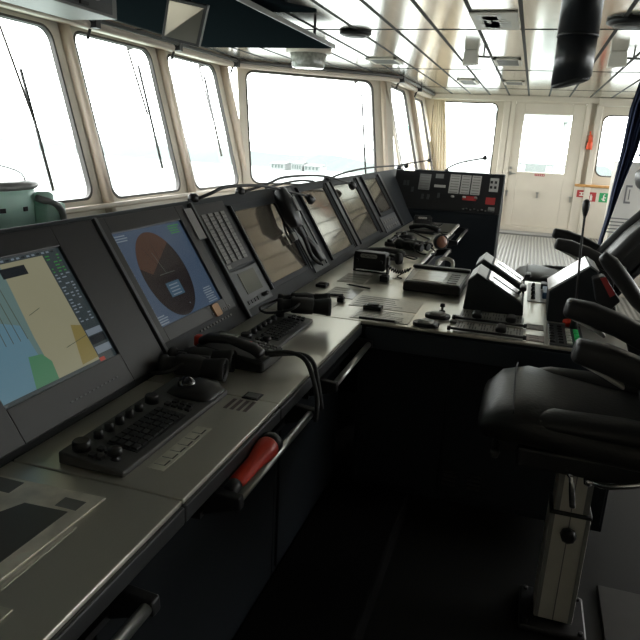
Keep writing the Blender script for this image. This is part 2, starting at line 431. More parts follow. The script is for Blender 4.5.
mb = MB(); mb.cyl((-.34, FW-.035, 1.10), (-.34, FW-.075, 1.10), .022); mb.box((-.36, FW-.045, .98), (-.32, FW-.034, 1.04)); mb.cyl((-.34, FW-.04, 1.01), (-.34, FW-.09, 1.01), .012); mb.box((-.35, FW-.10, 1.0), (-.25, FW-.085, 1.02))
mb.build('door_handle', M['steel'], door, label='steel lock and lever handle')
for x, z in ((-.36, .66), (.155, .66), (.70, .63)):
    mb = MB(); mb.box((x-.012, FW-.06, z-.05), (x+.012, FW-.034, z+.05)); mb.box((x-.025, FW-.07, z+.03), (x+.025, FW-.034, z+.05)); mb.build('latch', M['steel'], door)
mb = MB(); mb.box((.07, FW-.04, .985), (.235, FW-.0355, 1.025)); mb.m(1); [mb.box((.085+i*.03, FW-.042, .998), (.10+i*.03, FW-.0405, 1.013)) for i in range(5)]
mb.build('door_notice', [M['redlab'], M['white']], door, label='small red notice with white lettering')
mb = MB(); mb.box((-.6, FW-.5, 0), (.9, FW-.1, .03)); st(mb, 'trim_%d' % ti, M['grey'], .006); ti += 1
# wooden rail and signs right of the door
mb = MB(); mb.box((.74, FW-.11, .855), (1.9, FW-.002, .90)); mb.build('wooden_grab_rail', M['wood'], bevel=.008, label='light wooden ledge rail under the far right window', cat='rail')
mb = MB(); mb.box((.80, FW-.06, .0), (1.9, FW-.004, .855)); st(mb, 'trim_%d' % ti, M['cream'], .006); ti += 1
def sign(x0, x1, z0, z1, m, kind, lab):
    t = thing('safety_sign', ((x0+x1)/2, FW-.06, z0), lab, 'sign', 'safety signs under the wooden rail')
    mb = MB(); mb.box((x0, FW-.066, z0), (x1, FW-.0605, z1)); mb.build('sign_plate', m, t)
    mb = MB(); xc = (x0+x1)/2; h = z1-z0; Y_ = FW-.068
    def q(a, b, c, d): mb.box((xc+a*h, Y_, z0+b*h), (xc+c*h, Y_+.0015, z0+d*h))
    if kind == 'ext': q(-.12, .12, .12, .62); q(-.04, .62, .04, .78); q(-.2, .66, .05, .72)
    elif kind == 'wide': q(-.3, .2, .3, .35); q(-.3, .6, .3, .72); q(-.1, .35, .1, .6)
    else: q(-.12, .15, 0, .75); q(0, .45, .2, .55); q(-.26, .3, -.12, .4); q(.0, .15, .14, .3); q(-.05, .78, .07, .88)
    mb.build('pictogram', M['white'], t)
sign(.795, .945, .68, .80, M['redlab'], 'wide', 'leftmost small red and white sign beside the far door')
sign(.955, 1.105, .62, .775, M['redlab'], 'ext', 'red fire sign with a white extinguisher pictogram, middle of three')
sign(1.155, 1.315, .62, .775, M['greenlab'], 'run', 'green escape sign with a white pictogram under the wooden rail')
# orange hook thing on the wall
t = thing('orange_torch', (.86, FW-.10, 1.45), 'orange hand torch clipped to the wall beside the far door', 'torch')
mb = MB(); mb.lathe((.88, FW-.10, 1.60), (-.05, 0, .3), [(0, .035), (.10, .03), (.11, .015), (.16, .012), (.165, .002)]); mb.lathe((.87, FW-.10, 1.47), (.05, 0, 1), [(0, .05), (.08, .045), (.13, .035)]); mb.build('torch_body', M['orange'], t)
mb = MB(); mb.box((.82, FW-.09, 1.50), (.92, FW-.04, 1.53)); mb.build('clip', M['black'], t)

# ------------------------------------------------------------------ outside: sea, shore, crane, rail beam
mb = MB(); mb.poly([(-1500, -600, -17), (900, -600, -17), (900, 1500, -17), (-1500, 1500, -17)])
sea = mb.build('floor_sea', mat('pale_sea', (.285, .305, .298), .9, spec=0), loc=(0, 0, -17)); sea['kind'] = 'structure'
def hills(name, x0, x1, Y0, hmax, seed, lab, zb=-17):
    rnd = random.Random(seed); n = 60; top = []
    ph = [rnd.random()*6 for _ in range(4)]
    for i in range(n+1):
        t = i/n; h = hmax*(.62 + .16*math.sin(t*7+ph[0]) + .10*math.sin(t*17+ph[1]) + .06*math.sin(t*41+ph[2]) + .05*rnd.random())
        h *= min(1, t*8, (1-t)*8) ; top.append((x0+(x1-x0)*t, Y0 + 10*math.sin(t*5), zb+h))
    mb = MB()
    for a, b in zip(top, top[1:]):
        mb.poly([(a[0], a[1]-30, zb), (b[0], b[1]-30, zb), b, a]); mb.poly([a, b, (b[0], b[1]+60, zb), (a[0], a[1]+60, zb)])
    o = mb.build(name, M['hill'], label=lab, cat='hill')
hills('wooded_shore', -560, -60, 400, 11, 3, 'pale hazy wooded shoreline seen through the wide front window')
hills('wooded_hill', 10, 130, 400, 16, 5, 'hazy green hill behind the far right window')
for i, (x, w, h) in enumerate([(-133, 8, 3.4), (-122, 6, 4.2), (-113, 9, 3.2)]):
    mb = MB(); mb.box((x-w/2, 338, -17), (x+w/2, 350, -17+h)); mb.m(1)
    for k in range(4): mb.box((x-w/2+.6+k*w/4.4, 337.8, -16+.3), (x-w/2+.6+k*w/4.4+w/9, 338, -16+h*.55))
    mb.m(0).prism([(x-w/2-.3, 337.5, -17+h), (x-w/2-.3, 350.5, -17+h), (x-w/2, 344, -16.1+h)], (w+.6, 0, 0))
    mb.build('harbour_building', [M['build'], M['hill']], label=['low hazy harbour building on the shore, leftmost of three', 'tallest of the three hazy harbour buildings, in the middle', 'rightmost wide low hazy harbour building on the shore'][i], cat='building', group='harbour buildings on the shore')
mb = MB(); mb.box((-16, -4, -2.7), (-4.4, 17, -2.5)); mb.build('foredeck', M['deck'], kind='structure')
# teal machine housing standing between the console and the windows
K = .383
c0 = (-2.37, 2.30); zk = lambda z: 1.452 + (z-1.45)*K
ct = thing('binnacle', (c0[0], c0[1], 0), 'teal green round machine housing standing behind the console at the leftmost window', 'machine')
mb = MB(); mb.lathe((*c0, 0), (0, 0, 1), [(0, .17), (.55, .15), (zk(.05), .17), (zk(.12), .24), (zk(.30), .262), (zk(.62), .262), (zk(.70), .255)], 28); mb.build('drum', M['teal'], ct)
mb = MB(); mb.lathe((*c0, zk(.70)), (0, 0, 1), [(0, .268), (.011, .276), (.022, .276), (.034, .23)], 28); mb.build('rim', M['grey'], ct)
mb = MB(); q_ = .264
for k in range(14):
    a = k*2*math.pi/14+.1; u = V((math.cos(a), math.sin(a), 0)); w = V((-u.y, u.x, 0)); mb.prism([V((*c0, zk(.46)))+u*q_+w*e for e in (-.013, .013)]+[V((*c0, zk(.51)))+u*q_+w*e for e in (.013, -.013)], u*.004)
mb.build('slot', M['black'], ct, each=True)
mb = MB(); mb.box((c0[0]+.02, c0[1]-.10, zk(.79)), (c0[0]+.05, c0[1]-.07, zk(.97))); mb.box((c0[0]+.03, c0[1]-.08, zk(.92)), (c0[0]+.09, c0[1]-.03, zk(1.03))); mb.build('sensor_box', M['grey'], ct, .003)
mb = MB(); mb.tube([(c0[0]-.2, c0[1]-.1, zk(1.0)), (c0[0], c0[1]-.05, zk(1.02)), (c0[0]+.16, c0[1]+.1, zk(.9)), (c0[0]+.2, c0[1]+.12, zk(.72))], .003, 6); mb.build('wire', M['black'], ct)
mb = MB(); mb.box((c0[0]+.16, c0[1]+.12, zk(.12)), (c0[0]+.30, c0[1]+.25, zk(.52))); mb.lathe((c0[0]+.24, c0[1]+.17, zk(.5)), (0, 0, 1), [(0, .045), (.05, .045), (.06, .025)]); mb.build('motor', M['teal'], ct, .012)
mb = MB(); mb.tube([(c0[0]+.26, c0[1]+.1, zk(.6)), (c0[0]+.31, c0[1]+.2, zk(.45)), (c0[0]+.31, c0[1]+.2, zk(.0)), (c0[0]+.28, c0[1]+.15, .6)], .016, 8); mb.build('pipe', M['grey'], ct)
mb = MB(); mb.ball((c0[0]+.36, c0[1]+.27, zk(-.02)), .055, (1.5, 1, .7)); mb.cyl((c0[0]+.34, c0[1]+.25, 0), (c0[0]+.34, c0[1]+.25, zk(-.05)), .02); mb.build('white_cover', M['white'], ct, label='white rounded cover')
# radar mast things outside the far end
t = thing('winch_post', (-2.32, 14, -2.5), 'faded teal post with a bulge outside the narrow side window', 'post')
mb = MB(); mb.lathe((-2.42, 14, -2.5), (0, 0, 1), [(0, .05), (3.8, .05), (4.0, .16), (4.15, .28), (4.3, .16), (4.7, .05), (4.75, .02)], 12); mb.build('post_body', M['tealp'], t)
t = thing('boat_davit', (-.3, 16, -2.5), 'hazy grey overhead davit beam outside the far windows', 'davit')
mb = MB(); mb.rrect((-.45, 16, 2.12), (1, 0, 0), (0, 0, 1), 1.15, .085, .08, (0, .25, 0)); mb.cyl((.62, 16.1, -2.5), (.62, 16.1, 2.1), .06); mb.cyl((-1.5, 16.1, -2.5), (-1.5, 16.1, 2.1), .02); mb.build('beam', M['hazy'], t)
mb = MB(); mb.box((-5, 12.3, -2.7), (5, 22, -2.5)); mb.build('side_deck', M['deck'], kind='structure')
t = thing('deck_railing', (0, 17.5, -2.5), 'pale ship railing and locker seen through the far door window', 'railing')
mb = MB()
for x in (-.5, 0, .5, 1.0): mb.cyl((x, 17.5, -2.5), (x, 17.5, 1.05), .02)
for z in (.75, 1.05): mb.cyl((-.6, 17.5, z), (1.1, 17.5, z), .02)
mb.build('rails', M['build'], t)
mb = MB(); mb.box((-.15, 17.2, -2.5), (.35, 17.45, 1.08)); mb.box((-.9, 16.8, -2.5), (-.65, 17.2, 1.35)); mb.build('locker', M['build'], t, .02)

# wipers outside the front windows
def wiper(mw, pts, lab, k=1.):
    t0 = mw @ V((pts[0][0], (pts[0][1]-2.2)*k, -.09))
    t = thing('window_wiper', t0, lab, 'wiper', 'wipers outside the front windows')
    Q = [mw @ V((u, (z-2.2)*k, -.09)) for u, z in pts]
    mb = MB(); mb.cyl(Q[0], Q[1], .009, n=6); mb.cyl(mw @ V((pts[0][0], (pts[0][1]-2.2)*k, 0)), Q[0], .02, n=8); mb.build('wiper_arm', M['gasket'], t)
    mb = MB(); mb.cyl(Q[2], Q[3], .012, n=6); mb.build('wiper_blade', M['rubber'], t)
wiper(mwA, [(4.02, 2.19), (4.13, 1.40), (4.12, 1.85), (4.12, .98)], 'window wiper outside the leftmost window', kA)
wiper(mwA, [(5.62, 2.19), (5.70, 1.60), (5.74, 2.05), (5.74, 1.10)], 'window wiper outside the second window from the left', kA)
wiper(mwA, [(7.02, 2.19), (7.08, 1.60), (7.10, 2.08), (7.10, 1.2)], 'window wiper outside the third window from the left', kA)
wiper(mwB, [(1.72, 2.19), (1.77, 1.6), (1.81, 2.05), (1.82, .95)], 'window wiper outside the wide angled window', kB)
# ivory curtain by the far left window
mb = MB(); pts = []
n = 26
for z, sc in ((2.18, .6), (1.6, .8), (1.0, 1.0), (.4, 1.0)):
    pts.append(mb.verts([(-1.77+ (.32*sc if z > 1.9 else .34*sc)*i/n, FW-.13+.03*math.sin(i*1.5), z) for i in range(n+1)]))
for a, b in zip(pts, pts[1:]):
    for i in range(n): mb.face([a[i], a[i+1], b[i+1], b[i]], True)
mb.build('ivory_curtain', M['ivory'], label='narrow ivory curtain gathered at the left of the far window', cat='curtain')
# navy curtain
mb = MB(); pts = []; n = 60
for z, x0, x1 in ((2.2, .88, 1.08), (1.85, .82, 1.0), (1.47, .81, .945), (1.1, .785, .86), (.85, .775, .815), (.6, .745, .775), (.12, .72, .75)):
    pts.append(mb.verts([(x0+(x1-x0)*i/n, 7.0+.05*math.sin(i*.75)+.02*math.sin(i*.3), z) for i in range(n+1)]))
for a, b in zip(pts, pts[1:]):
    for i in range(n): mb.face([a[i], a[i+1], b[i+1], b[i]], True)
cu = mb.build('navy_curtain', M['curtain'], label='dark navy blue curtain hanging beside the far right window', cat='curtain')
mb = MB(); mb.cyl((.9, 7.0, 2.215), (4.5, 7.0, 2.215), .018); mb.build('curtain_pole', M['steel'], label='steel curtain pole under the ceiling carrying the navy curtain', cat='pole')
mb = MB(); pts = []
for z, x0, x1 in ((2.2, 1.09, 2.0), (1.7, 1.02, 2.0), (1.42, .97, 2.0)):
    pts.append(mb.verts([(x0+(x1-x0)*i/n, 7.05+.05*math.sin(i*.9), z) for i in range(n+1)]))
for a, b in zip(pts, pts[1:]):
    for i in range(n): mb.face([a[i], a[i+1], b[i+1], b[i]], True)
mb.build('navy_curtain', M['curtain'], label='short navy blue curtain above the pale locker at the right edge', cat='curtain')
# pale cabinet with printed sheet at the right
ca = thing('pale_locker', (1.6, 7.3, 0), 'pale cream locker behind the far chair at the right edge', 'locker')
mb = MB(); mb.box((.83, 7.14, 0), (2.6, 7.7, 1.36)); mb.build('locker_body', M['cream'], ca, .01)
sh = thing('printed_notice', (1.05, 7.09, .7), 'white printed notice sheet with a black bracket symbol, on the pale locker', 'notice')
mb = MB(); mb.prism([(.835, 7.12, .62), (1.25, 7.12, .62), (1.4, 7.12, 1.36), (.86, 7.12, 1.36), (.835, 7.12, .95)], (0, .018, 0)); mb.build('sheet', M['white'], sh)
mb = MB()
for i in range(5): mb.box((.80, 7.116, .66+i*.035), (1.0, 7.1195, .672+i*.035))
mb.box((.92, 7.116, .98), (.935, 7.1195, 1.12)); mb.box((.92, 7.116, 1.12), (.98, 7.1195, 1.14)); mb.box((.92, 7.116, .96), (.98, 7.1195, .98)); mb.box((.955, 7.116, 1.0), (.965, 7.1195, 1.10))
mb.build('printing', M['grey'], sh)

# ------------------------------------------------------------------ console
CT = .78; CF = -.545; CB = -.94; Y0 = -.6
A0 = V((CB, 0, CT)); SD = V((-.26, 0, .42)).normalized(); SL = .494; ND = V((.42, 0, .26)).normalized()
def PP(p): return A0 + V((0, p[0], 0)) + SD*(p[1]*SL) + ND*p[2]       # (y, s in 0..1, lift)
def pan(): return MB(PP)

# slanted housing (one long body), worktops, fascias, cabinets
mb = MB(); mb.prism([(CB, Y0, CT-.02), (CB, Y0, CT), tuple(PP((Y0, 1, 0))), (-1.212, Y0, 1.197), (-1.27, Y0, 1.10), (-1.36, Y0, .8), (-1.36, Y0, 0), (CB, Y0, 0)], (0, 6.35-Y0+.0, 0))
mb.build('panel_housing', M['hous'], bevel=.006, label='long dark sloped instrument housing under the front windows', cat='console housing')
ws = [(Y0, .945, 'nearest'), (.949, 1.443, 'second'), (1.447, 2.305, 'third')]
labs = ['grey laminate worktop nearest the camera under the plastic sleeve', 'grey laminate worktop under the near trackball keyboard', 'grey laminate worktop under the telephone and far keyboard']
for (a, b, _), lab in zip(ws, labs):
    t = thing('worktop', ((CB+CF)/2, (a+b)/2, CT), lab, 'worktop', 'worktops of the long console')
    mb = MB(); mb.box((CB, a, CT-.012), (CF, b, CT)); mb.build('top_panel', M['top'], t, .003)
    mb = MB(); mb.box((CF-.03, a, CT-.05), (CF+.006, b, CT-.0125)); mb.build('edge_strip', M['topedge'], t, .004)
mb = MB(); mb.box((CB+.001, 3.462, CT-.012), (CF+.006, 5.70, CT)); mb.build('worktop', M['top'], bevel=.003, label='far grey laminate worktop beyond the cross console', cat='worktop')
# cross console top
tcon = thing('cross_console', (0, 2.9, 0), 'navy cross console with a grey top carrying levers and buttons', 'console')
mb = MB(); mb.box((CB+.001, 2.31, CT-.012), (.42, 3.46, CT)); mb.build('console_top', M['top'], tcon, .003)
mb = MB(); mb.box((CF+.0, 2.31, .09), (.42, 3.45, CT-.013)); mb.build('cabinet', M['cab'], tcon, .004)
mb = MB(); mb.box((CF+.02, 2.302, .12), (-.20, 2.3085, CT-.115)); mb.box((-.19, 2.302, .12), (.41, 2.3085, CT-.115)); mb.build('front_panel', M['cab'], tcon, .003)
mb = MB(); mb.box((CF+.02, 2.300, CT-.10), (.415, 2.3085, CT-.02)); mb.build('top_fascia', mat('fascia_navy_lit', (.022, .030, .040), .45), tcon, .003)  # cabinet navy made lighter, light on this band put into its colour
mb = MB()
for x in (-.176, -.081):
    for k in range(4): mb.box((x, 2.296, .165+k*.018), (x+.05, 2.3015, .175+k*.018))
mb.build('vent_grille', M['black'], tcon, each=True)
# base cabinets of the long console
for i, (a, b) in enumerate([(Y0, .74), (.745, 1.62), (1.625, 2.30)]):
    mb = MB(); mb.box((-.93, a, .06), (-.62, b, CT-.013)); t = mb.build('base_cabinet', M['cab'], bevel=.004,
        label=['dark base cabinet under the nearest worktop', 'dark base cabinet behind the red torch', 'dark base cabinet in the corner of the cross console'][i], cat='cabinet', group='base cabinets of the long console')
    mb = MB(); mb.box((-.6195, a+.02, .12), (-.612, b-.02, CT-.06)); mb.build('door', M['cab'], t, .003)
mb = MB(); mb.box((-.93, 3.462, 0), (-.62, 5.69, CT-.013)); mb.build('base_cabinet', M['cab'], bevel=.004, label='dark base cabinet under the far worktop', cat='cabinet', group='base cabinets of the long console')
# grab handles below the worktops
def handle(y0, y1, lab, x=-.50, z=.705, r=.011, xi=-.575):
    t = thing('grab_handle', (x, (y0+y1)/2, z), lab, 'handle', 'grab handles along the console edge')
    mb = MB(); mb.cyl((x, y0, z), (x, y1, z), r, n=12); mb.build('bar', M['steel'], t)
    for y in (y0, y1):
        mb = MB(); mb.prism([(xi, y-.012, z-.045), (xi, y-.012, z+.022), (x+.012, y-.012, z+.014), (x+.014, y-.012, z-.014)], (0, .024, 0)); mb.build('bracket', M['black'], t, .004)
    mb = MB(); mb.box((-.611, y0-.02, z-.05), (xi, y1+.02, z-.035)); mb.box((-.611, y0-.02, z-.05), (-.60, y1+.02, z+.02)); mb.build('tray', M['black'], t)
handle(.30, .76, 'steel grab handle below the nearest worktop, at the bottom left')
handle(1.09, 1.58, 'steel grab handle holding the red torch')
handle(1.80, 2.27, 'steel grab handle beside the corner of the cross console')
handle(3.60, 4.35, 'nearer steel grab handle along the far worktop', x=-.455, z=.755, xi=-.545)
handle(4.75, 5.55, 'farther steel grab handle along the far worktop', x=-.455, z=.755, xi=-.545)
mb = MB(); mb.cyl((CF+.012, 3.49, CT+.002), (CF+.012, 5.6, CT+.002), .014, n=10); mb.build('edge_rail', M['alu'], label='bright round edge rail on the far worktop', cat='rail')

# ---- display modules on the slope
def bezel(y0, y1, s0, s1, m, parent, name='bezel', h=.010, hole=None, lab=None):
    mb = pan()
    if hole:
        a, b, c, d = hole
        mb.box((y0, s0, 0), (a, s1, h)); mb.box((b, s0, 0), (y1, s1, h)); mb.box((a, s0, 0), (b, c, h)); mb.box((a, d, 0), (b, s1, h))
    else: mb.box((y0, s0, 0), (y1, s1, h))
    return mb.build(name, m, parent, .002, label=lab)
def flat(mb, pts, h, mi=0): mb.m(mi); mb.poly([(p[0], p[1], h) for p in pts])
def rect(mb, y0, y1, s0, s1, h, mi=0): flat(mb, [(y0, s0), (y1, s0), (y1, s1), (y0, s1)], h, mi)

# module 1: chart display
t = thing('chart_display', PP((1.19, 0, 0)), 'built-in chart display lit with a yellow and blue sea chart', 'display')
bezel(.82, 1.555, .03, .965, M['black'], t, hole=(.985, 1.385, .20, .85), h=.012)
mb = pan(); y0, y1, s0, s1 = .985, 1.385, .20, .85
ms = [E['land'], E['deep'], E['aqua'], E['green'], E['pink'], E['ochre'], E['side'], E['txt'], E['gtxt'], E['line'], E['redp'], E['dk'], E['shallow']]
rect(mb, y0, y1, s0, s1, .0015, 6)
ys = 1.318
rect(mb, 1.155, ys, s0+.02, .825, .002, 0)
flat(mb, [(y0, s0+.02), (1.160, s0+.02), (1.160, .45), (1.175, .825), (y0, .825)], .0021, 1)
flat(mb, [(y0, s0+.02), (1.13, s0+.02), (1.145, .35), (1.14, .52), (y0+.03, .62), (y0, .6)], .0023, 2)
flat(mb, [(1.09, s0+.02), (1.165, s0+.02), (1.172, .31), (1.155, .36), (1.115, .37)], .0026, 3)
flat(mb, [(y0, .42), (1.02, .40), (1.05, .50), (1.05, .58), (1.02, .62), (y0, .60)], .0026, 4)
flat(mb, [(1.255, .23), (ys, .235), (ys, .42), (1.285, .44)], .0026, 5)
flat(mb, [(1.165, .75), (1.245, .75), (1.245, .80), (1.165, .80)], .0027, 11)
for i in range(6): flat(mb, [(1.03+i*.022, .45), (1.032+i*.022, .45), (1.05+i*.018, .82), (1.048+i*.018, .82)], .0027, 9)
flat(mb, [(1.235, .34), (ys+.0, .36), (ys, .363), (1.235, .343)], .0029, 9); flat(mb, [(1.18, .55), (1.22, .57), (1.22, .573), (1.18, .553)], .0029, 9)
rnd = random.Random(1)
for i in range(26):
    s = .81 - i*.018
    if s < .42: break
    for k in range(3):
        if rnd.random() < .7: rect(mb, ys+.006+k*.02, ys+.006+k*.02+.006+.01*rnd.random(), s, s+.007, .0024, 8 if i < 6 else 7)
rect(mb, ys+.004, y1-.004, .30, .345, .0024, 11); rect(mb, ys+.004, y1-.004, .35, .385, .0024, 7); rect(mb, ys+.004, y1-.004, .245, .285, .0024, 7); rect(mb, ys, ys+.02, .205, .225, .0024, 10)
for i in range(22): rect(mb, y0+.01+i*.017, y0+.02+i*.017, .832, .842, .0024, 7 if i % 3 else 11)
mb.build('screen', ms, t, label='lit sea chart with yellow land and blue water')
mb = pan(); [mb.box((1.15+i*.016, .09, .012), (1.158+i*.016, .098, .0135)) for i in range(12)]; mb.build('button_row', M['housg'], t)
# module 2: radar display
t = thing('radar_display', PP((1.83, 0, 0)), 'built-in radar display with a dark round plot on a blue screen', 'display')
bezel(1.575, 2.075, .13, .965, M['black'], t, hole=(1.612, 2.015, .225, .86), h=.012)
mb = pan(); y0, y1, s0, s1 = 1.612, 2.015, .225, .86
ms = [E['rad'], E['rdisc'], E['rbrown'], E['rpop'], E['rline'], E['txt'], E['gtxt'], E['dk']]
rect(mb, y0, y1, s0, s1, .0015, 0)
cy, cs, ry, rs = 1.785, .530, .124, .300
def el(mb, ry, rs, h, mi, n=48, t0=0, t1=2*math.pi): flat(mb, [(cy+ry*math.cos(t0+(t1-t0)*i/n), cs+rs*math.sin(t0+(t1-t0)*i/n)) for i in range(n)], h, mi)
el(mb, ry, rs, .0018, 1)
a0, a1 = math.radians(42), math.radians(165)
flat(mb, [(cy+ry*math.cos(a0+(a1-a0)*i/24), cs+rs*math.sin(a0+(a1-a0)*i/24)) for i in range(25)] + [(cy-.07, cs+.02)], .0020, 2)
for k in range(10):
    a = math.radians(-150 + k*30); c, s = math.cos(a), math.sin(a)
    flat(mb, [(cy+.02*c, cs+.03*s), (cy+.02*c+.0015, cs+.03*s), (cy+.12*c+.0015, cs+.24*s), (cy+.12*c, cs+.24*s)], .0022, 7)
for rr_ in (.04, .08):
    for i in range(0, 40, 2):
        a, b = 2*math.pi*i/40, 2*math.pi*(i+.7)/40
        q = lambda r, t: (cy+r*math.cos(t), cs+r*2.4*math.sin(t)); flat(mb, [q(rr_, a), q(rr_, b), q(rr_+.0012, b), q(rr_+.0012, a)], .0022, 7)
flat(mb, [(cy, cs), (cy+.002, cs), (cy-.02, cs+.16), (cy-.022, cs+.16)], .0023, 4)
flat(mb, [(cy-.04, cs), (cy+.05, cs), (cy+.05, cs+.004), (cy-.04, cs+.004)], .0023, 4)
rect(mb, cy-.035, cy+.045, cs-.16, cs-.06, .0024, 3)
for i in range(4): rect(mb, cy-.022, cy+.03, cs-.15+.022*i, cs-.142+.022*i, .0026, 5)
rect(mb, cy+.04, cy+.044, cs-.24, cs-.23, .0026, 5)
for (ya, yb, sa, sb, n, mi) in ((1.62, 1.69, .80, .85, 3, 5), (1.92, 2.0, .78, .85, 4, 6), (1.935, 2.0, .24, .36, 7, 5), (1.62, 1.68, .235, .30, 4, 5)):
    for i in range(n):
        s = sa + (sb-sa)*i/n; rect(mb, ya+.01*rnd.random(), yb-.02*rnd.random(), s, s+.008, .0020, mi)
for i in range(40): rect(mb, y0+.006, y0+.014, .24+i*.014, .246+i*.014, .0020, 5 if i % 4 == 0 else 7)
mb.build('screen', ms, t, label='lit blue radar picture')
mb = pan(); [mb.box((1.80+i*.022, .085, .0), (1.812+i*.022, .10, .004)) for i in range(11)]; [mb.box((1.90+i*.014, .15, .012), (1.907+i*.014, .163, .0145)) for i in range(10)]; mb.build('button_row', M['keyc'], t)
mb = pan(); mb.box((2.06, .68, .0125), (2.115, .93, .016)); mb.build('label_strip', M['keyc'], t, label='grey label strip')
mb = pan()
for a in (1.572, 2.135): mb.box((a-.008, .0, 0), (a+.006, .97, .017))
mb.build('side_strip', M['housg'], t, .002, each=True)
mb = MB(PP); mb.rrect((1.935, .17, .0125), (1, 0, 0), (0, 1, 0), .022, .045, .012, (0, 0, .006)); mb.build('tape_tab', M['tan'], label='small tan tape tab stuck on the radar bezel corner', cat='tape')
# module 3: keypad strip and little LCD
t = thing('alarm_keypad', PP((2.27, 0, 0)), 'tall narrow alarm panel with four columns of grey keys', 'control panel')
bezel(2.145, 2.395, .40, .95, M['black'], t, h=.008)
for c in range(4):
    mb = pan()
    for k in range(13): mb.box((2.165+c*.052, .445+k*.0325, .008), (2.165+c*.052+.034, .445+k*.0325+.027, .0125))
    mb.build('key_column', M['keyc'], t)
mb = pan(); mb.box((2.16, .40, .008), (2.19, .43, .010)); mb.build('name_plate', M['keyc'], t)
t = thing('small_control_panel', PP((2.27, .0, 0)), 'small grey control panel with a square screen and a black knob', 'control panel')
bezel(2.145, 2.395, .06, .375, M['housg'], t, h=.012)
mb = pan(); mb.box((2.20, .165, .012), (2.345, .345, .0145)); mb.build('screen', E['lcd'], t)
mb = pan(); mb.lathe((2.325, .11, .012), (0, 0, 1), [(0, .018), (.02, .016), (.022, .010)]); mb.build('knob', M['black'], t)
mb = pan()
for k in range(4): mb.box((2.17+k*.03, .09, .012), (2.188+k*.03, .12, .0145))
mb.build('key_row', M['black'], t)
# dark glossy displays
def dark_display(y0, y1, s0, s1, lab, grow=.03):
    t = thing('unlit_display', PP(((y0+y1)/2, 0, 0)), lab, 'display', 'unlit displays along the sloped housing')
    bezel(y0-grow, y1+grow, s0-.05, min(.975, s1+.06), M['hous'], t, hole=(y0, y1, s0, s1), h=.010)
    mb = pan(); mb.box((y0, s0, 0), (y1, s1, .004)); mb.build('screen', M['dglass'], t)
    mb = pan(); mb.box((y0-grow, s0-.05, .010), (y0-grow+.008, s1+.05, .016)); mb.box((y1+grow-.008, s0-.05, .010), (y1+grow, s1+.05, .016)); mb.build('side_trim', M['housg'], t, each=True)
    return t
dark_display(2.45, 2.90, .16, .84, 'large unlit glossy display right of the alarm keypad', .025)
dark_display(3.30, 3.72, .13, .90, 'unlit glossy display between the handset strip and a black divider')
dark_display(3.92, 4.42, .13, .90, 'second unlit glossy display, with a gooseneck lamp over it')
dark_display(4.70, 5.10, .35, .90, 'farthest unlit display before the corner panel')
for y, w, s0, s1, lab in ((3.80, .03, .08, .95, 'black divider strip between two unlit displays'), (4.51, .03, .08, .95, 'black divider strip beyond the second unlit display'), (5.2, .03, .02, .95, 'farthest black divider strip by the corner panel')):
    mb = pan(); mb.box((y-w, s0, .0), (y+w, s1, .022)); mb.build('divider_strip', M['black'], bevel=.003, label=lab, cat='divider')
t = thing('switch_unit', PP((4.9, 0, 0)), 'grey switch panel below the farthest unlit display', 'control panel')
bezel(4.62, 5.14, .04, .28, M['housg'], t, h=.010)
mb = pan()
for i in range(6):
    for j in range(2): mb.box((4.67+i*.075, .08+j*.09, .010), (4.70+i*.075, .13+j*.09, .014))
mb.build('switch', M['keyc'], t)
# handset module (VHF handset hanging on a strip)
t = thing('handset_mount', PP((3.05, 0, 0)), 'tall narrow black panel carrying the hanging handset', 'control panel')
bezel(2.97, 3.20, .05, .97, M['housg'], t, h=.008)
mb = pan(); mb.box((3.09, .08, .008), (3.13, .93, .013)); mb.box((3.16, .08, .008), (3.185, .93, .013)); mb.build('groove', M['black'], t, each=True)
t = thing('hanging_handset', PP((2.93, .3, .03)), 'black radio handset hanging high on the sloped housing', 'handset')
mb = MB(); mb.loft([(PP((2.92, .92, .05)), .04, .028), (PP((2.88, .82, .065)), .05, .034), (PP((2.86, .62, .07)), .05, .034), (PP((2.88, .55, .06)), .042, .028)], (0, 1, 0), cap=.012); mb.build('handset_body', M['black'], t)
mb = MB(); mb.loft([(PP((2.90, .8, .105)), .02, .004), (PP((2.89, .66, .107)), .02, .004)], (0, 1, 0), cap=.002); mb.build('grille', M['keyc'], t)
mb = MB(); mb.tube([PP(p) for p in [(2.90, .55, .06), (2.93, .40, .05), (2.95, .22, .035), (3.02, .12, .03), (3.06, .16, .02)]], .011, 8); mb.tube([PP(p) for p in [(2.95, .5, .03), (2.99, .32, .035), (3.0, .18, .03)]], .008, 8); mb.build('cord', M['rubber'], t)
mb = MB(PP); mb.box((2.84, .42, .02), (2.88, .50, .04)); mb.build('connector', M['keyc'], t)
t = thing('hanging_handset', PP((3.05, .2, .03)), 'second slimmer black microphone lying below the hanging handset', 'handset')
mb = MB(); mb.loft([(PP((2.96, .40, .045)), .022, .015), (PP((2.99, .28, .05)), .03, .02), (PP((3.02, .14, .045)), .028, .018)], (0, 1, 0), cap=.01); mb.build('microphone_body', M['black'], t)
mb = MB(); mb.tube([PP(p) for p in [(2.97, .41, .045), (2.93, .55, .03), (2.97, .75, .02), (3.0, .95, .02)]], .006, 6); mb.build('cord', M['rubber'], t)

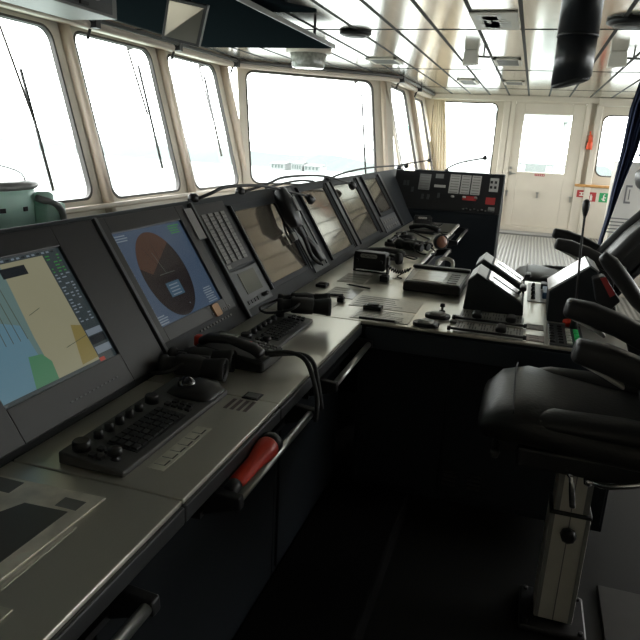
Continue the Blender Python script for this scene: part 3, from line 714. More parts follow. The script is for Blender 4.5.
# far angled panel facing the camera
FA = V((0, 5.72, .86)); FB = V((0, 5.92, 1.21)); fd = (FB-FA).normalized(); FLn = (FB-FA).length; fn = V((0, -fd.z, fd.y))
FP = lambda p: V((p[0], 0, 0)) + FA + fd*(p[1]*FLn) + fn*p[2]
t = thing('corner_console', (-.65, 6.0, 0), 'black corner console with a sloped face full of small labels', 'console')
mb = MB(); mb.prism([(-1.0, 5.715, 0), (-1.0, 5.715, .84), (-1.0, 5.72, .86), (-1.0, 5.92, 1.21), (-1.0, 6.1, 1.21), (-1.0, 6.3, .9), (-1.0, 6.3, 0)], (.79, 0, 0)); mb.build('console_body', M['cab'], t, .006)
mb = MB(FP); mb.box((-1.16, .06, .003), (-.215, .96, .008)); mb.build('face_panel', M['black'], t)
def lab_(x0, x1, s0, s1, m, nm, lab=None, bars=0, mm=None):
    mb = MB(FP); mb.box((x0, s0, .008), (x1, s1, .011)); mb.m(1)
    for i in range(bars): mb.box((x0+.01, s0+(s1-s0)*(i+.3)/bars, .011), (x1-.01, s0+(s1-s0)*(i+.55)/bars, .012))
    mb.build(nm, [m, mm or M['keyc']], t, label=lab)
lab_(-.94, -.84, .52, .90, M['grey'], 'name_plate', bars=6)
lab_(-.80, -.73, .82, .92, M['grey'], 'name_plate'); lab_(-.80, -.70, .60, .66, M['lgrey'], 'name_plate')
lab_(-.67, -.58, .48, .93, M['lgrey'], 'switch_plate', bars=7); lab_(-.57, -.49, .48, .93, M['lgrey'], 'switch_plate', bars=7); lab_(-.48, -.40, .48, .93, M['lgrey'], 'switch_plate', bars=7)
lab_(-.54, -.42, .34, .44, M['redlab'], 'red_label', 'red label'); lab_(-.325, -.25, .58, .90, M['lgrey'], 'switch_plate')
lab_(-.34, -.26, .28, .44, M['redlab'], 'red_button_plate', 'red button plate'); lab_(-.31, -.255, .12, .22, M['grey'], 'name_plate')
mb = MB(FP)
for x, s in ((-.31, .80), (-.275, .80), (-.31, .68), (-.275, .68)): mb.box((x-.010, s-.03, .012), (x+.010, s+.03, .014))
mb.build('key', M['black'], t)
for x in (-.645, -.545, -.445):
    mb = MB(FP); mb.lathe((x+.02, .40, .008), (0, 0, 1), [(0, .016), (.02, .014), (.022, .008)]); mb.build('knob', M['lgrey'], t)
mb = MB(FP)
for i in range(9): mb.lathe((-.52+i*.032, .12+.02*(i % 2), .008), (0, 0, 1), [(0, .009), (.018, .008), (.02, .004)], 8)
mb.build('button_row', M['keyc'], t)
mb = MB(FP)
for i, (x, s) in enumerate([(-1.08, .6), (-1.05, .6), (-1.0, .45), (-.9, .3), (-.85, .3), (-.76, .35), (-1.1, .3)]): mb.box((x, s, .008), (x+.022, s+.12, .010))
mb.build('dim_label', M['housg'], t, each=True)

# gooseneck lamps and microphones along the top of the housing
def goose(pts, r, head, lab, name='gooseneck_lamp', cat='lamp', ht=.035, hr=.016):
    t = thing(name, pts[0], lab, cat)
    mb = MB(); mb.lathe(V(pts[0])-V((0, 0, .004)), (0, 0, 1), [(0, .022), (.02, .02), (.03, .01)]); mb.build('base', M['black'], t)
    mb = MB(); mb.tube(pts, r, 8); mb.build('gooseneck', M['rubber'], t)
    d = (V(head)-V(pts[-1])).normalized()
    mb = MB(); mb.lathe(V(pts[-1])-d*.01, d, [(0, r), (.012, hr*.8), (ht*.6, hr), (ht, hr*1.05), (ht+.004, hr*.6)], 12); mb.build('lamp_head' if cat == 'lamp' else 'microphone_head', M['black'], t)
goose([(-1.205, 2.20, 1.197), (-1.15, 2.24, 1.225), (-1.13, 2.34, 1.245), (-1.12, 2.665, 1.232), (-1.12, 3.05, 1.18), (-1.11, 3.27, 1.145)], .0065, (-1.08, 3.31, 1.10), 'black gooseneck lamp arching over the large unlit display, nearest one', hr=.022, ht=.05)
goose([(-1.205, 2.62, 1.197), (-1.13, 2.75, 1.235), (-1.12, 2.97, 1.258), (-1.12, 3.57, 1.238), (-1.11, 4.12, 1.17)], .0062, (-1.08, 4.19, 1.12), 'black gooseneck lamp arching towards the second unlit display', hr=.024, ht=.05)
goose([(-1.205, 3.9, 1.197), (-1.13, 4.05, 1.24), (-1.10, 4.66, 1.258), (-1.10, 6.0, 1.242)], .0062, (-1.09, 6.1, 1.21), 'black gooseneck lamp ending over the corner console', hr=.022)
goose([(-1.15, 5.95, 1.21), (-1.14, 5.9, 1.235), (-1.10, 5.8, 1.252), (-.87, 5.8, 1.30)], .006, (-.83, 5.8, 1.307), 'thin black gooseneck microphone left on the corner console', 'gooseneck_microphone', 'microphone', hr=.016)
goose([(-.72, 5.96, 1.205), (-.70, 5.9, 1.245), (-.59, 5.85, 1.298), (-.40, 5.8, 1.345)], .006, (-.355, 5.8, 1.36), 'curved gooseneck microphone in front of the far window', 'gooseneck_microphone', 'microphone', hr=.018)
mb = MB(); mb.tube([(-1.2, 2.9, 1.205), (-1.185, 3.3, 1.22), (-1.19, 3.6, 1.203)], .006); mb.build('loose_cable', M['rubber'], label='short black cable lying on top of the housing', cat='cable')

# ------------------------------------------------------------------ things on the long worktop
def trackball_keyboard(x0, x1, y0, y1, lab, palm=True, lift=.0):
    z0 = CT; z1 = CT+.018
    t = thing('trackball_keyboard', ((x0+x1)/2, (y0+y1)/2, CT), lab, 'keyboard', 'trackball keyboards on the worktop')
    yk = y1-.12 if palm else y1
    mb = MB(); mb.prism([(x1, y0, z0), (x1, y0, z1-.004), (x0, y0, z1+.010), (x0, y0, z0)], (0, y1-y0, 0)); mb.build('keyboard_body', M['kbody'], t, .004)
    zz = lambda x: z1-.004 + .014*(x1-x)/(x1-x0)
    def kb(mb, xa, xb, ya, yb, h): mb.prism([(xb, ya, zz(xb)-.002), (xb, ya, zz(xb)+h), (xa, ya, zz(xa)+h), (xa, ya, zz(xa)-.002)], (0, yb-ya, 0))
    w = x1-x0; L = yk-y0
    mb = MB()
    kb(mb, x0+.40*w, x0+.88*w, y0+.22*L, y0+.80*L, .002); mb.build('key_field', M['black'], t)
    mb = MB()
    for i in range(9):
        for j in range(4): kb(mb, x0+w*(.415+j*.115), x0+w*(.415+j*.115+.09), y0+L*(.235+i*.0625), y0+L*(.235+i*.0625+.05), .007)
    mb.build('key_set', M['rubber'], t)
    for (fx, fy, r) in ((.20, .10, .020), (.20, .86, .018)):
        x, y = x0+fx*w, y0+fy*L; mb = MB(); mb.lathe((x, y, zz(x)-.002), (0, 0, 1), [(0, r), (.018, r*.92), (.021, r*.8)]); mb.build('knob', M['black'], t)
    for k in range(5):
        x, y = x0+.20*w, y0+L*(.26+k*.11); mb = MB(); mb.lathe((x, y, zz(x)-.002), (0, 0, 1), [(0, .011), (.016, .010), (.019, .006)], 12); mb.build('small_knob', M['black'], t)
    x, y = x0+.72*w, y0+.10*L; mb = MB(); mb.lathe((x, y, zz(x)-.002), (0, 0, 1), [(0, .014), (.004, .007), (.012, .007), (.014, .016), (.026, .014), (.028, .006)], 14); mb.build('joystick', M['black'], t)
    mb = MB()
    for i, (fx, fy) in enumerate([(.40, .04), (.40, .12), (.52, .04), (.52, .12), (.42, .86), (.54, .86), (.66, .86), (.78, .86), (.48, .92), (.62, .92), (.74, .92)]): kb(mb, x0+fx*w, x0+(fx+.08)*w, y0+fy*L, y0+fy*L+.014, .006)
    mb.build('function_key', M['rubber'], t, each=True)
    if palm:
        yc = y1-.055
        mb = MB(); mb.loft([((x0+.25*w, yc, z1+.004), .052, .012), ((x0+.5*w, yc, z1+.008), .060, .022), ((x0+.8*w, yc+.005, z1+.004), .058, .019), ((x1-.015, yc+.01, z1-.006), .05, .012)], (0, 1, 0), e=2.4, cap=.01); mb.build('palm_rest', M['black'], t)
        mb = MB(); mb.ball((x0+.45*w, yc-.01, z1+.018), .025); mb.build('trackball', M['lens'], t)
    return t
trackball_keyboard(-.845, -.690, .97, 1.44, 'grey trackball keyboard on the near worktop beside a white sticker')
trackball_keyboard(-.845, -.705, 1.80, 2.20, 'grey trackball keyboard between the telephone and the far binoculars', palm=False)
t = thing('key_guide_sticker', (-.65, 1.12, CT), 'white key guide sticker in front of the near keyboard', 'sticker')
mb = MB(); mb.box((-.672, 1.025, CT), (-.634, 1.24, CT+.001)); mb.build('sticker_sheet', M['paper'], t)
mb = MB()
for i in range(6): mb.box((-.668, 1.045+i*.032, CT+.001), (-.645, 1.046+i*.032, CT+.0015)); mb.box((-.645, 1.045+i*.032, CT+.001), (-.642, 1.068+i*.032, CT+.0015))
mb.build('printing', M['housg'], t)
# plastic sleeve with printed page, corner of another
t = thing('plastic_sleeve', (-.78, .72, CT), 'clear plastic sleeve holding a crumpled printed page, near left', 'document sleeve')
mb = MB(); mb.prism([(-.93, .60, CT+.0005), (-.685, .62, CT+.0005), (-.678, .895, CT+.0005), (-.925, .885, CT+.0005)], (0, 0, .003)); mb.build('sleeve_film', M['sleeve'], t)
mb = MB(); mb.prism([(-.86, .63, CT+.0036), (-.715, .635, CT+.0036), (-.71, .83, CT+.0036), (-.80, .825, CT+.0036), (-.84, .74, CT+.0036)], (0, 0, .0006)); mb.build('printed_picture', mat('dark_print', (.12, .12, .11), .35), t)
mb = MB(); mb.box((-.745, .838, CT+.0036), (-.70, .868, CT+.0042)); mb.box((-.92, .84, CT+.0036), (-.85, .88, CT+.0042)); mb.build('page_label', M['grey'], t, each=True)
mb = MB(); mb.box((-.676, .63, CT), (-.668, .80, CT+.001)); mb.build('sleeve_edge', M['paper'], t)
mb = MB(); mb.prism([(-.80, .42, CT+.0005), (-.63, .42, CT+.0005), (-.622, .602, CT+.0005), (-.79, .60, CT+.0005)], (0, 0, .002)); mb.build('paper_sheet', M['paper'], label='corner of a pale paper sheet at the bottom left edge', cat='paper')

# binoculars
def binoculars(loc, rz, lab, sc=1.):
    t = thing('binoculars', (0, 0, 0), lab, 'binoculars', 'binoculars on the worktop')
    for sx in (-1, 1):
        mb = MB(); x = sx*.033
        mb.lathe((x, -.085, .034), (0, 1, 0), [(0, .020), (.004, .024), (.018, .0235), (.02, .019), (.05, .021), (.062, .031)], 18)
        mb.loft([((x, -.03, .034), .030, .028), ((x*1.12, .02, .034), .033, .030), ((x*1.15, .04, .033), .029, .028)], (1, 0, 0), e=2.6, cap=.008)
        mb.lathe((x*1.18, .035, .033), (0, 1, 0), [(0, .025), (.03, .028), (.055, .031), (.06, .033), (.074, .033), (.075, .029), (.070, .027)], 20); mb.build('barrel', M['rubber'], t)
        mb = MB(); mb.lathe((x*1.18, .104, .033), (0, 1, 0), [(0, .0265), (.001, .026)], 18); mb.build('lens', M['lens'], t)
    mb = MB(); mb.cyl((0, -.05, .046), (0, .05, .046), .009); mb.lathe((0, -.045, .046), (0, 1, 0), [(0, .013), (.022, .013), (.024, .010)]); mb.box((-.03, -.012, .034), (.03, .03, .048)); mb.build('hinge', M['black'], t)
    mb = MB(); mb.tube([(-.055, 0, .05), (-.09, -.05, .035), (-.08, -.12, .008), (-.01, -.15, .006), (.06, -.12, .008), (.09, -.04, .03), (.055, 0, .05)], .005, 6); mb.build('strap', M['rubber'], t)
    t.location = loc; t.rotation_euler = (0, 0, rz); t.scale = (sc, sc, sc); return t
binoculars((-.85, 1.545, CT+.002), math.radians(-82), 'black binoculars lying between the near keyboard and the telephone')
binoculars((-.745, 2.165, CT+.045), math.radians(-70), 'black binoculars resting at the far end of the second keyboard')
# telephone
t = thing('desk_telephone', (-.77, 1.70, CT), 'black desk telephone with red keys and its handset on top', 'telephone')
mb = MB(); mb.prism([(-.665, 1.62, CT), (-.665, 1.62, CT+.035), (-.885, 1.62, CT+.060), (-.885, 1.62, CT)], (0, .165, 0)); mb.build('telephone_body', M['black'], t, .008)
zt = lambda x: CT+.035+.025*(-.665-x)/.22
mb = MB()
for i in range(4):
    for j in range(3): x = -.75+i*.02; y = 1.715+j*.02; mb.box((x, y, zt(x)-.002), (x+.014, y+.014, zt(x)+.004))
mb.build('key_set', M['keyc'], t)
mb = MB()
for i in range(2): x = -.79+i*.02; mb.box((x, 1.71, zt(x)-.002), (x+.016, 1.745, zt(x)+.004))
mb.lathe((-.895, 1.665, zt(-.885)-.015), (0, 0, 1), [(0, .016), (.025, .015), (.03, .008)]); mb.build('red_key', M['red'], t, label='red key', each=True)
mb = MB(); mb.box((-.87, 1.715, zt(-.85)-.003), (-.81, 1.765, zt(-.85)+.003)); mb.build('screen', E['lcd'], t)
mb = MB(); mb.loft([(V((-.872, 1.65, CT+.066)), .022, .014), (V((-.85, 1.65, CT+.078)), .022, .014), (V((-.78, 1.65, CT+.080)), .020, .010), (V((-.71, 1.65, CT+.064)), .022, .014), (V((-.688, 1.65, CT+.052)), .022, .014)], (0, 1, 0), e=2.6, cap=.01); mb.build('handset', M['black'], t)
mb = MB(); mb.tube([(-.675, 1.66, CT+.05), (-.62, 1.70, CT+.05), (-.56, 1.68, CT+.045), (-.515, 1.63, CT+.01), (-.485, 1.585, CT-.04), (-.478, 1.56, CT-.09)], .007, 8); mb.tube([(-.67, 1.68, CT+.04), (-.60, 1.74, CT+.035), (-.545, 1.71, CT+.03), (-.505, 1.65, CT-.01), (-.475, 1.60, CT-.07)], .007, 8); mb.build('cord', M['rubber'], t)
# latch plate and label
t = thing('flush_latch', (-.625, 1.455, CT), 'small flush latch plate on the worktop edge in front of the telephone', 'latch')
mb = MB(); mb.box((-.648, 1.435, CT), (-.602, 1.478, CT+.003)); mb.build('latch_frame', M['black'], t, .001)
mb = MB(); mb.box((-.642, 1.442, CT+.003), (-.608, 1.471, CT+.0045)); mb.build('latch_tab', M['grey'], t)
mb = MB()
for i in range(4): mb.box((-.665+.018*i, 1.36, CT), (-.655+.018*i, 1.425, CT+.0006))
mb.build('printed_label', mat('faint_label', (.20, .15, .145), .4), label='faint reddish printed label on the worktop before the telephone', cat='label')
# red torch in the handle tray
t = thing('red_torch', (-.545, 1.2, .67), 'red torch with a black head stuck behind the console grab handle', 'torch')
p0, p1 = V((-.525, 1.10, .712)), V((-.515, 1.33, .730)); d = (p1-p0).normalized()
mb = MB(); mb.lathe(p0+d*.035, d, [(0, .016), (.004, .019), (.10, .020), (.13, .027), (.165, .029), (.17, .027)], 20); mb.build('torch_body', M['red'], t)
mb = MB(); mb.lathe(p0, d, [(0, .013), (.005, .018), (.034, .018), (.036, .016)], 16); mb.lathe(p0+d*.206, d, [(0, .027), (.022, .028), (.026, .020)], 20); mb.build('end_cap', M['black'], t, each=True)

# ------------------------------------------------------------------ things on the cross console
def plate(x0, x1, y0, y1, m, lab, name='instruction_plate', cat='plate', lines=0, z=CT, th=.002):
    t = thing(name, ((x0+x1)/2, (y0+y1)/2, z), lab, cat)
    mb = MB(); mb.box((x0, y0, z), (x1, y1, z+th)); mb.build('plate_sheet', m, t, .0006)
    if lines:
        mb = MB()
        for i in range(lines):
            y = y0 + (y1-y0)*(i+.5)/lines; mb.box((x0+.012, y-.0025, z+th), (x0+.012+(x1-x0-.024)*random.uniform(.55, 1), y+.0025, z+th+.0005))
        mb.build('printing', M['keyc'], t)
    return t
shiny = mat('laminated_sheet', (.60, .57, .50), .16, noise=.12, nscale=18)
gsheet = mat('grey_print', (.56, .53, .47), .28, metal=.3, noise=.12, nscale=60)
plate(-.80, -.665, 2.62, 2.82, shiny, 'laminated sheet near the sloped housing, left end of the cross console', lines=5)
plate(-.83, -.70, 2.94, 3.16, shiny, 'bright laminated sheet left of the loudspeaker radio', lines=4)
plate(-.655, -.37, 2.52, 2.72, gsheet, 'wide pale printed plate in the middle of the cross console', lines=6)
plate(-.60, -.37, 2.335, 2.49, gsheet, 'lower grey printed plate near the front edge of the cross console', lines=7)
plate(-.86, -.70, 2.40, 2.54, gsheet, 'small printed card behind the far binoculars', lines=4)
def smallbox(x, y, w, l, h, lab, m=M['black'], name='switch_box'):
    t = thing(name, (x, y, CT), lab, 'switch box')
    mb = MB(); mb.box((x-w/2, y-l/2, CT), (x+w/2, y+l/2, CT+h)); mb.build('box_body', m, t, .003)
    mb = MB(); mb.box((x-w*.3, y-l*.25, CT+h), (x+w*.3, y+l*.25, CT+h+.004)); mb.build('rocker', M['rubber'], t)
smallbox(-.545, 2.50, .075, .05, .018, 'small black switch box on the wide printed plate')
smallbox(-.70, 2.56, .03, .03, .02, 'tiny black switch beside the far binoculars')
smallbox(-.86, 2.80, .05, .06, .014, 'low black switch by the sloped housing')
for (xa, ya, xb, yb, lab) in ((-.42, 2.335, -.56, 2.33, 'black pen on the front edge of the cross console'), (-.75, 2.87, -.64, 2.84, 'black pen behind the laminated sheets'), (-.83, 2.60, -.72, 2.66, 'dark pencil beside the sloped housing')):
    t = thing('pen', (xa, ya, CT+.005), lab, 'pen')
    mb = MB(); mb.cyl((xa, ya, CT+.0065), (xb, yb, CT+.0065), .0045, n=8); mb.build('barrel', M['black'], t)
    mb = MB(); mb.cyl((xa, ya, CT+.0065), (xa+(xa-xb)*.12, ya+(ya-yb)*.12, CT+.0065), .0045, .001, n=8); mb.build('tip', M['steel'], t)
def round_button(x, y, lab):
    t = thing('push_button', (x, y, CT), lab, 'button', 'round push buttons on the cross console')
    mb = MB(); mb.rrect((x, y, CT), (1, 0, 0), (0, 1, 0), .050, .034, .030, (0, 0, .014)); mb.build('button_base', M['black'], t, .003)
    mb = MB(); mb.lathe((x, y, CT+.014), (0, 0, 1), [(0, .031), (.006, .030), (.010, .018)]); mb.build('button_cap', M['lgrey'], t)
round_button(-.305, 2.36, 'round push button at the front edge of the cross console')
round_button(-.280, 2.50, 'round push button with a small black lever behind it')
t = thing('toggle_lever', (-.275, 2.60, CT), 'small black toggle lever behind the round push buttons', 'lever')
mb = MB(); mb.lathe((-.275, 2.60, CT), (0, 0, 1), [(0, .014), (.006, .012), (.008, .005), (.02, .005), (.022, .011), (.034, .009), (.036, .004)], 12); mb.build('lever_body', M['black'], t)
t = thing('joystick_plate', (-.20, 2.49, CT), 'tiny switch pair beside the round push buttons', 'switch')
mb = MB(); mb.box((-.225, 2.44, CT), (-.20, 2.47, CT+.008)); mb.box((-.225, 2.52, CT), (-.20, 2.55, CT+.008)); mb.build('switch_pair', M['keyc'], t, each=True)
# radio with coiled cord
def coil(mb, p0, p1, r=.009, turns=9, w=.003, sag=.02):
    pts = []; p0, p1 = V(p0), V(p1); T = (p1-p0).normalized(); u, v = frame(T); N = turns*8
    for i in range(N+1):
        t = i/N; a = t*turns*2*math.pi; pts.append(p0 + (p1-p0)*t + u*(r*math.cos(a)) + v*(r*math.sin(a)) - V((0, 0, sag*math.sin(math.pi*t))))
    mb.tube(pts, w, 5, 1)
def radio(x, y, rz, lab, s=1.):
    t = thing('vhf_radio', (0, 0, 0), lab, 'radio', 'radios standing on the console')
    mb = MB(); mb.rrect((0, -.03, .064), (1, 0, 0), (0, 0, 1), .085, .046, .010, (0, .07, 0)); mb.build('radio_body', M['black'], t, .003)
    mb = MB(); mb.rrect((-.005, -.032, .090), (1, 0, 0), (0, 0, 1), .045, .010, .008, (0, .003, 0)); mb.build('brand_plate', M['lgrey'], t, label='pale plate with script lettering')
    mb = MB(); mb.tube([(-.04+i*.009, -.0335, .090+.004*math.sin(i*2.1)) for i in range(9)], .0012, 5); mb.build('lettering', M['black'], t)
    mb = MB(); mb.prism([(-.095, -.005, .0), (-.095, .03, .0), (-.095, .03, .09), (-.095, -.005, .09)], (.008, 0, 0)); mb.prism([(.087, -.005, .0), (.087, .03, .0), (.087, .03, .09), (.087, -.005, .09)], (.008, 0, 0)); mb.box((-.095, -.005, 0), (.095, .03, .006)); mb.build('bracket', M['black'], t)
    mb = MB(); mb.lathe((.065, -.03, .065), (0, -1, 0), [(0, .009), (.012, .008)]); mb.lathe((-.068, -.03, .065), (0, -1, 0), [(0, .009), (.012, .008)]); mb.build('knob', M['black'], t, each=True)
    mb = MB(); coil(mb, (.095, -.01, .045), (.20, .02, .035)); mb.tube([(.20, .02, .03), (.215, -.0, .05), (.19, -.03, .03), (.16, -.05, .006), (.19, -.08, .006)], .003, 6); mb.build('coiled_cord', M['rubber'], t)
    t.location = (x, y, CT); t.rotation_euler = (0, 0, rz); t.scale = (s, s, s); return t
radio(-.735, 3.24, math.radians(-4), 'black radio with a pale script brand plate on the cross console', 1.0)
smallbox(-.62, 3.06, .04, .05, .03, 'small black microphone clip in front of the radio')
t = thing('table_display', (-.36, 3.1, CT), 'flat grey table display lying on the cross console', 'display')
q = [(-.50, 2.905), (-.235, 2.905), (-.225, 3.30), (-.515, 3.30)]
mb = MB(); mb.prism([(x, y, CT) for x, y in q], (0, 0, .045)); mb.build('display_body', M['black'], t, .008)
mb = MB(); mb.prism([(-.49, 2.925, CT+.0455), (-.245, 2.925, CT+.0455), (-.236, 3.24, CT+.0455), (-.503, 3.24, CT+.0455)], (0, 0, .003)); mb.build('display_frame', M['lgrey'], t)
mb = MB(); mb.box((-.47, 2.945, CT+.049), (-.325, 3.20, CT+.051)); mb.build('screen', shiny, t)
mb = MB(); [mb.box((-.305, 2.95+i*.05, CT+.049), (-.26, 2.98+i*.05, CT+.052)) for i in range(5)]; mb.build('key_set', M['grey'], t)
mb = MB(); mb.box((-.515, 3.255, CT+.046), (-.225, 3.295, CT+.062)); mb.build('rear_hood', M['housg'], t, .004)
# lever units
def lever_unit(y0, y1, lab, lv):
    t = thing('lever_unit', (-.08, (y0+y1)/2, CT), lab, 'control levers', 'lever units on the cross console')
    pr = [(-.20, CT), (-.19, CT+.125), (-.155, CT+.158), (.04, CT+.045), (.045, CT)]
    mb = MB(); mb.prism([(x, y0, z) for x, z in pr], (0, y1-y0, 0)); mb.build('unit_body', M['hous'], t, .005)
    dx, dz = .195, -.113; L = math.hypot(dx, dz); n = V((-dz/L, 0, dx/L))
    Q = lambda a, y, h: V((-.155+dx*a, y, CT+.158+dz*a)) + n*h
    def slab(a0, a1, ya, yb, h0, h1, m, nm, **k):
        mb = MB(); mb.prism([Q(a0, ya, h0), Q(a1, ya, h0), Q(a1, ya, h1), Q(a0, ya, h1)], (0, yb-ya, 0)); return mb.build(nm, m, t, .001, **k)
    slab(.22, .95, y0+.02, y1-.02, .0005, .005, shiny, 'scale_plate', label='bright scale plate')
    mb = MB(); mb.prism([V((-.1915, y0+.01, CT+.128)), V((-.158, y0+.01, CT+.161)), Q(.18, y0+.01, .002), Q(.18, y0+.01, -.004), V((-.155, y0+.01, CT+.150))], (0, y1-y0-.02, 0)); mb.build('nose_cover', M['lgrey'], t, .002)
    for i in range(10): pass
    slab(.3, .9, (y0+y1)/2-.006, (y0+y1)/2+.006, .005, .007, M['black'], 'slot')
    c = Q(lv, (y0+y1)/2, .005)
    mb = MB(); mb.cyl(c, c+n*.03, .006); mb.loft([(c+n*.035+V((0, -.035, 0)), .014, .009), (c+n*.035+V((0, .035, 0)), .014, .009)], (1, 0, 0), cap=.006); mb.build('lever', M['black'], t)
lever_unit(2.69, 2.93, 'nearer sloped lever unit with a bright scale plate', .86)
lever_unit(3.06, 3.28, 'farther sloped lever unit behind the first one', .95)
def slider_panel(y0, y1, ks, lab):
    t = thing('slider_panel', (-.06, (y0+y1)/2, CT), lab, 'slider panel', 'slider panels on the cross console')
    mb = MB(); mb.box((-.20, y0, CT), (.05, y1, CT+.003)); mb.build('scale_plate', M['lgrey'], t, .001)
    mb = MB()
    for i in range(22):
        for j in range(3):
            if (i+j) % 4: mb.box((-.19+i*.0108, y0+.02+j*(y1-y0)/3, CT+.003), (-.186+i*.0108, y0+.02+j*(y1-y0)/3+.035, CT+.0036))
    mb.build('scale_marks', M['housg'], t)
    mb = MB(); mb.cyl((-.21, y0+.012, CT+.01), (.06, y0+.012, CT+.01), .005, n=8); mb.lathe((-.21, y0+.012, CT+.01), (-1, 0, 0), [(0, .009), (.012, .008)]); mb.lathe((.05, y0+.012, CT+.01), (1, 0, 0), [(0, .009), (.012, .008)]); mb.build('guide_rod', M['black'], t)
    for k in ks:
        mb = MB(); mb.loft([((k, y0+.05, CT+.016), .02, .011), ((k, y0+.085, CT+.02), .018, .013)], (1, 0, 0), cap=.005); mb.cyl((k, y0+.065, CT+.003), (k, y0+.065, CT+.02), .006); mb.build('slider_knob', M['black'], t)
slider_panel(2.325, 2.46, (-.03,), 'slider panel at the front edge of the cross console')
slider_panel(2.49, 2.66, (-.13, .0), 'slider panel directly before the nearer lever unit')
plate(.06, .125, 2.34, 2.42, mat('pinkish_card', (.34, .26, .22), .5), 'pinkish paper tag right of the front slider panel', name='paper_tag', cat='tag', lines=3)
plate(.06, .125, 2.50, 2.58, mat('buff_card', (.27, .22, .18), .5), 'buff paper tag right of the second slider panel', name='paper_tag', cat='tag', lines=2)
# dip switch / blue box group
t = thing('selector_panel', (.12, 3.0, CT), 'light selector panel with four black switches and a blue cover', 'selector panel')
mb = MB(); mb.box((.06, 2.98, CT), (.19, 3.40, CT+.004)); mb.build('panel_plate', M['lgrey'], t, .001)
for i in range(4):
    mb = MB(); mb.lathe((.085, 3.03+i*.09, CT+.004), (0, 0, 1), [(0, .011), (.01, .009), (.02, .007), (.022, .003)], 10); mb.build('switch', M['black'], t)
mb = MB(); mb.box((.125, 3.05, CT+.004), (.185, 3.20, CT+.035)); mb.build('blue_cover', M['blue'], t, .004, label='dark blue cover')
mb = MB(); mb.box((.12, 3.27, CT+.004), (.17, 3.34, CT+.03)); mb.build('black_cover', M['black'], t, .004)
# wedge console, window reflection put into the white of its face
t = thing('raised_control_box', (.21, 2.8, CT), 'dark raised control box with a sloping top coloured white as window glare', 'control box')
pr = [(.138, CT), (.131, CT+.122), (.268, CT+.234), (.30, CT+.215), (.35, CT)]
mb = MB(); mb.prism([(x, 2.66, z) for x, z in pr], (0, .25, 0)); mb.build('box_body', M['hous'], t, .004)
mb = MB(); mb.prism([(.1305, 2.665, CT+.123), (.2675, 2.665, CT+.235), (.264, 2.665, CT+.240), (.127, 2.665, CT+.128)], (0, .24, 0)); mb.build('top_face', mat('white_window_glare', (.82, .82, .80), .18, spec=.8), t, label='sloping top face, window glare in its white')
mb = MB(); mb.prism([(.269, 2.665, CT+.235), (.301, 2.665, CT+.216), (.304, 2.665, CT+.221), (.271, 2.665, CT+.241)], (0, .24, 0)); mb.build('edge_cover', M['grey'], t)
# button panel
t = thing('button_panel', (.20, 2.42, CT), 'button panel with green buttons and one red mushroom button', 'button panel')
mb = MB(); mb.box((.14, 2.32, CT), (.262, 2.62, CT+.006)); mb.build('panel_plate', M['housg'], t, .002)
for i in range(7):
    for j, m in ((0, M['black']), (1, M['black']), (2, M['white']), (3, M['gbut'])):
        if j >= 2 and i > 5: continue
        x, y = .152+j*.029, 2.345+i*.036
        mb = MB(); mb.box((x-.009, y-.0085, CT+.006), (x+.009, y+.0085, CT+.014)); mb.build('push_key', m, t, .002)
mb = MB(); mb.lathe((.215, 2.595, CT+.006), (0, 0, 1), [(0, .010), (.012, .010), (.014, .022), (.024, .021), (.028, .012)]); mb.build('mushroom_button', M['red'], t, label='red mushroom button')
# gooseneck microphone
t = thing('gooseneck_microphone', (.232, 2.60, CT), 'tall thin gooseneck microphone standing beside the white topped box', 'microphone')
mb = MB(); mb.lathe((.235, 2.575, CT+.006), (0, 0, 1), [(0, .016), (.03, .014), (.05, .008)], 14); mb.build('base', M['black'], t)
mb = MB(); mb.tube([(.235, 2.575, CT+.05), (.226, 2.56, CT+.15), (.213, 2.53, CT+.30), (.205, 2.505, 1.225)], .0042, 8); mb.build('gooseneck', M['rubber'], t)
mb = MB(); mb.lathe((.2055, 2.508, 1.215), (-.02, -.01, 1), [(0, .004), (.012, .007), (.03, .012), (.05, .0135), (.062, .011), (.068, .004)], 14); mb.build('microphone_head', M['black'], t)
# handset pod with red label
t = thing('handset_cradle', (.38, 2.6, CT), 'black handset with a thick grip in a cradle with a red label', 'handset')
mb = MB(); mb.loft([((.305, 2.60, 1.066), .030, .022), ((.328, 2.60, 1.048), .034, .030), ((.385, 2.60, .985), .034, .030), ((.445, 2.60, .915), .034, .028), ((.47, 2.60, .885), .03, .02)], (0, 1, 0), e=2.6, cap=.014); mb.build('grip', M['leather'], t)
mb = MB(); mb.prism([(.275, 2.58, .985), (.315, 2.58, 1.0), (.385, 2.58, .91), (.35, 2.58, .865), (.30, 2.58, .90)], (0, .07, 0)); mb.prism([(.34, 2.6, CT), (.40, 2.6, CT), (.37, 2.6, .90), (.32, 2.6, .92)], (0, .03, 0)); mb.build('cradle', M['black'], t, .006)
mb = MB(); mb.prism([(.300, 2.576, .990), (.318, 2.576, .998), (.362, 2.576, .935), (.345, 2.576, .922)], (0, .003, 0)); mb.build('red_label', M['redlab'], t, label='red label strip')

